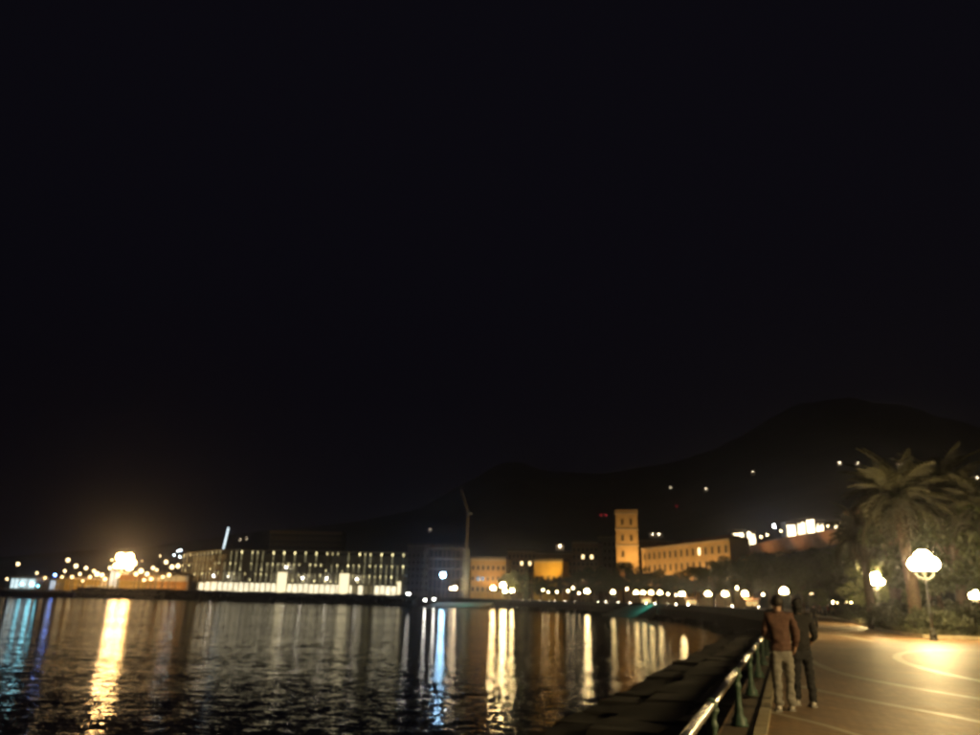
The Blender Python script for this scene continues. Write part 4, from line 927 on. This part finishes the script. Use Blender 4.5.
# ------------------------------------------------------------------ harbour on the left
cont_cols = [('yellow', (.55, .36, .06)), ('orange', (.55, .27, .07)), ('white', (.65, .62, .55)), ('rust', (.34, .17, .08))]
def cont_mesh(c):
    m_ = MB().box((0, 0, 1.3), (12, 2.4, 2.5))
    for k in range(24): m_.box((-5.75 + k * .5, -1.22, 1.3), (.2, .06, 2.3))
    return m_.mesh('shipping_container', mat('container_' + c[0], c[1], .6, .2, .5, .1))
cms = [cont_mesh(c) for c in cont_cols]
STK = [(70, 0, 2), (86, 0, 2), (100, 2, 1), (133, 0, 3), (148, 0, 2), (160, 1, 2), (174, 1, 3)]
for px, ci, n in STK:
    p = at(px, 585, 372)
    for k in range(n):
        o = inst(cms[(ci + (k == 2)) % 4], 'shipping_container', None, (p.x + rr.uniform(-.3, .3), p.y, k * 2.6 + .01), rr.uniform(-.04, .04))
        nm = cont_cols[(ci + (k == 2)) % 4][0]
        tag(o, '%s shipping container stacked on the floodlit harbour quay' % nm, 'container', '%s containers on the quay' % nm)
for px, ty, lab, colr in ((24, 577, 'long white quay shed lit cold blue-white inside', (.72, .95, 1.0)), (56, 579, 'short white quay shed with bright open front', (.8, .9, 1.0)), (115, 569, 'tall white floodlit quay building under the brightest flood mast', (1, .88, .66))):
    p = at(px, ty, 385); wd = {24: 13, 56: 6, 115: 4.5}[px]; q = at(px + wd, ty, 385); L_ = (q.x - p.x) * 2
    t = thing('quay_shed', lab, 'shed', (p.x - L_ / 2, p.y, 0)); H = p.z
    MB().box((L_ / 2, 6, H / 2), (L_, 11, H)).build('wall', mat('shed_white', (.55, .55, .52), .8, .12, .4), t)
    MB().add([(-.5, -.3, H), (L_ + .5, -.3, H), (L_ + .5, 12, H), (-.5, 12, H), (-.5, 6, H + 1.3), (L_ + .5, 6, H + 1.3)], [(0, 1, 5, 4), (2, 3, 4, 5), (0, 4, 3), (1, 2, 5), (3, 2, 1, 0)]).build('roof', flatroof, t)
    n = max(2, int(L_ / 3.5)); gm_ = MB().box((0, .4, 0), (L_ / n - .7, .2, H - 1.4)).mesh('glow_panel', em_var('shed_glow_%d' % px, colr, .6, 1.4, .3))  # glowing panels stand in for floodlight on the shed front
    for k in range(n): inst(gm_, 'glow_panel', t, (L_ * (k + .5) / n, 0, H / 2 - .2))
mast_light(125, 557.5, 392, 2.1, (1, .58, .20), 70, 'brightest warm floodlight bank on a high mast over the harbour', n=2, key='big')
mast_light(125, 566, 389, 2.0, (1, .58, .20), 40, 'lower floodlight bank right below the brightest harbour mast', n=2, key='big2')
HL = [(18, 564, .7, 'h'), (37, 573, .5, 'h'), (68, 560, .8, 'h'), (65, 571, .6, 'h'), (76, 566, .8, 'h'), (86, 568, .7, 'h'), (80, 574, .6, 'h'), (97, 574, 1.0, 'h'), (102, 575, .8, 'h'), (141, 571, 1.0, 'h'), (147, 574, .8, 'h'), (153, 568, .7, 'h'), (157, 570, .6, 'h'), (166, 562, .8, 'h'), (172, 567, .9, 'h'), (178, 566, .9, 'h'), (160, 556, .35, 'h'), (142, 561, .3, 'h'), (110, 568, .8, 'h'), (7, 579, .5, 'h')]
for px, py, r, k in HL:
    mast_light(px, py, 360 + rr.uniform(-5, 5), r, (1, .72, .36), 5, 'slim mast with one warm white lamp on the harbour quay', key='harb', group='harbour quay lamp masts')
for px, py, r in ((22, 584, .9), (32, 584, 1.2), (38, 586, .6)):
    mast_light(px, py, 366, r * .8, (.22, .8, 1.0), 10, 'low cold cyan lamp before the long quay shed', key='cyan', group='cyan quay lamps')
mast_light(133, 563, 390, 1.5, (1, .58, .20), 40, 'single big globe floodlight beside the brightest harbour bank', key='side')
mast_light(116.5, 566, 388, 1.4, (1, .62, .26), 40, 'single big globe floodlight over the tall white quay building', key='side')
mast_light(55, 575, 384, .45, (.1, .25, 1.0), 60, 'deep blue lamp above the short quay shed', key='deepblue')
for px, py in ((178, 551), (181, 550), (174, 555), (180, 557)):
    mast_light(px, py, 440, .3, (.7, .9, 1.0), 30, 'tiny cold lamp on a mast behind the end of the colonnade', key='tinycold', group='tiny cold lamps')

hf = [(66, 80), (84, 86), (100, 100), (132, 132), (147, 147), (160, 160), (173, 173)]  # floodlights added to brighten the container fronts
for i, (px, tx) in enumerate(hf):
    q = at(px, 588, 350); tq = at(tx, 584, 371)
    flood((q.x, q.y, 4.2), (tq.x, tq.y, 3.2), (1, .62, .22) if i != 6 else (1, .54, .18), 4200, 'amber floodlight on a short post at the harbour quay edge', 110, 0, 'quay edge floodlights')
for px, py, r in ((90, 577, .6), (94, 571, .6), (105, 579, .7), (118, 575, .8), (136, 574, .8), (144, 580, .6), (151, 579, .6), (163, 577, .6), (169, 575, .7), (72, 577, .6), (83, 581, .5), (45, 578, .5), (62, 577, .5), (112, 560, .5)):
    mast_light(px, py, 362, r * 1.1, (1, .66, .28), 5, 'slim mast with one warm white lamp on the harbour quay', key='harb2', group='harbour quay lamp masts')
for i, px in enumerate((606, 618, 630, 646, 655, 668, 676, 688, 697, 716, 732, 752, 758)):
    p = at(px, 603, 262 - (px - 600) * .42); single(S1, p, 'low bollard lamp under the bright lamp row on far shore', 'bollard lamps under the lamp row')
# small lit kiosks under the lamps
kg = em_var('kiosk_glow', (1, .62, .20), .35, 1.1, 1.0)
for px, Y, words in ((646, 252, 'turquoise ramp'), (691, 232, 'green lit trees'), (752, 196, 'couple')):
    p = at(px, 601, Y); t = thing('kiosk', 'small wooden kiosk with yellow lit counter on far shore near the ' + words, 'kiosk', (p.x, p.y, 0), -math.atan2(p.x, p.y))
    MB().box((0, 1.2, 1.3), (3.4, 2.2, 2.6)).build('wall', shut, t); MB().box((0, .05, 1.65), (2.8, .1, 1.1)).build('lit_counter', kg, t)
    MB().box((0, -.3, 1.02), (3.2, .7, .08)).build('counter_top', trim, t)
    MB().add([(-1.9, -1.0, 2.45), (1.9, -1.0, 2.45), (1.9, 2.5, 2.9), (-1.9, 2.5, 2.9), (-1.9, -1.0, 2.55), (1.9, -1.0, 2.55), (1.9, 2.5, 3.0), (-1.9, 2.5, 3.0)], [(3, 2, 1, 0), (4, 5, 6, 7), (0, 1, 5, 4), (1, 2, 6, 5), (2, 3, 7, 6), (3, 0, 4, 7)]).build('roof', tile, t)

# harbour warehouses added for amber glow from their panels, and lit hillside houses
wg = em_var('warehouse_glow', (1, .52, .14), .2, 1.0, .25)
for x0, x1, ty, words in ((63, 110, 576, 'left of the brightest flood mast'), (128, 182, 575, 'between the brightest flood mast and the colonnade')):
    p0, p1 = at(x0, ty, 398), at(x1, ty, 396); L_ = p1.x - p0.x; H = p0.z
    t = thing('added_warehouse', 'long amber lit harbour warehouse ' + words, 'warehouse', (p0.x, p0.y, 0))
    MB().box((L_ / 2, 7, H / 2), (L_, 13, H)).build('wall', amber_wall, t)
    MB().add([(-.5, .2, H), (L_ + .5, .2, H), (L_ + .5, 14, H), (-.5, 14, H), (-.5, 7, H + 2), (L_ + .5, 7, H + 2)], [(0, 1, 5, 4), (2, 3, 4, 5), (0, 4, 3), (1, 2, 5), (3, 2, 1, 0)]).build('roof', flatroof, t)
    n = int(L_ / 3.2); dm = MB().box((0, .35, 0), (L_ / n - .5, .2, H - 1.2)).mesh('glow_panel', wg)  # emissive panels merge the harbour lights into one amber glow
    for k in range(n): inst(dm, 'glow_panel', t, (L_ * (k + .5) / n, 0, H / 2 - .2))

# ------------------------------------------------------------------ night haze, added to give the lamps their glow
hz = MB().box((0, 1300, 397), (5990, 3600, 806)).build('haze', bpy.data.materials.new('glow_haze'))
hm_ = hz.data.materials[0]; hm_.use_nodes = True; nt = hm_.node_tree; nt.nodes.clear()
out = nt.nodes.new('ShaderNodeOutputMaterial'); pv = nt.nodes.new('ShaderNodeVolumePrincipled')
pv.inputs['Color'].default_value = (.74, .77, 1.0, 1); pv.inputs['Density'].default_value = 0.00034; pv.inputs['Anisotropy'].default_value = .93
nt.links.new(pv.outputs[0], out.inputs['Volume'])
tag(hz, 'thin night haze over the bay', kind='stuff')
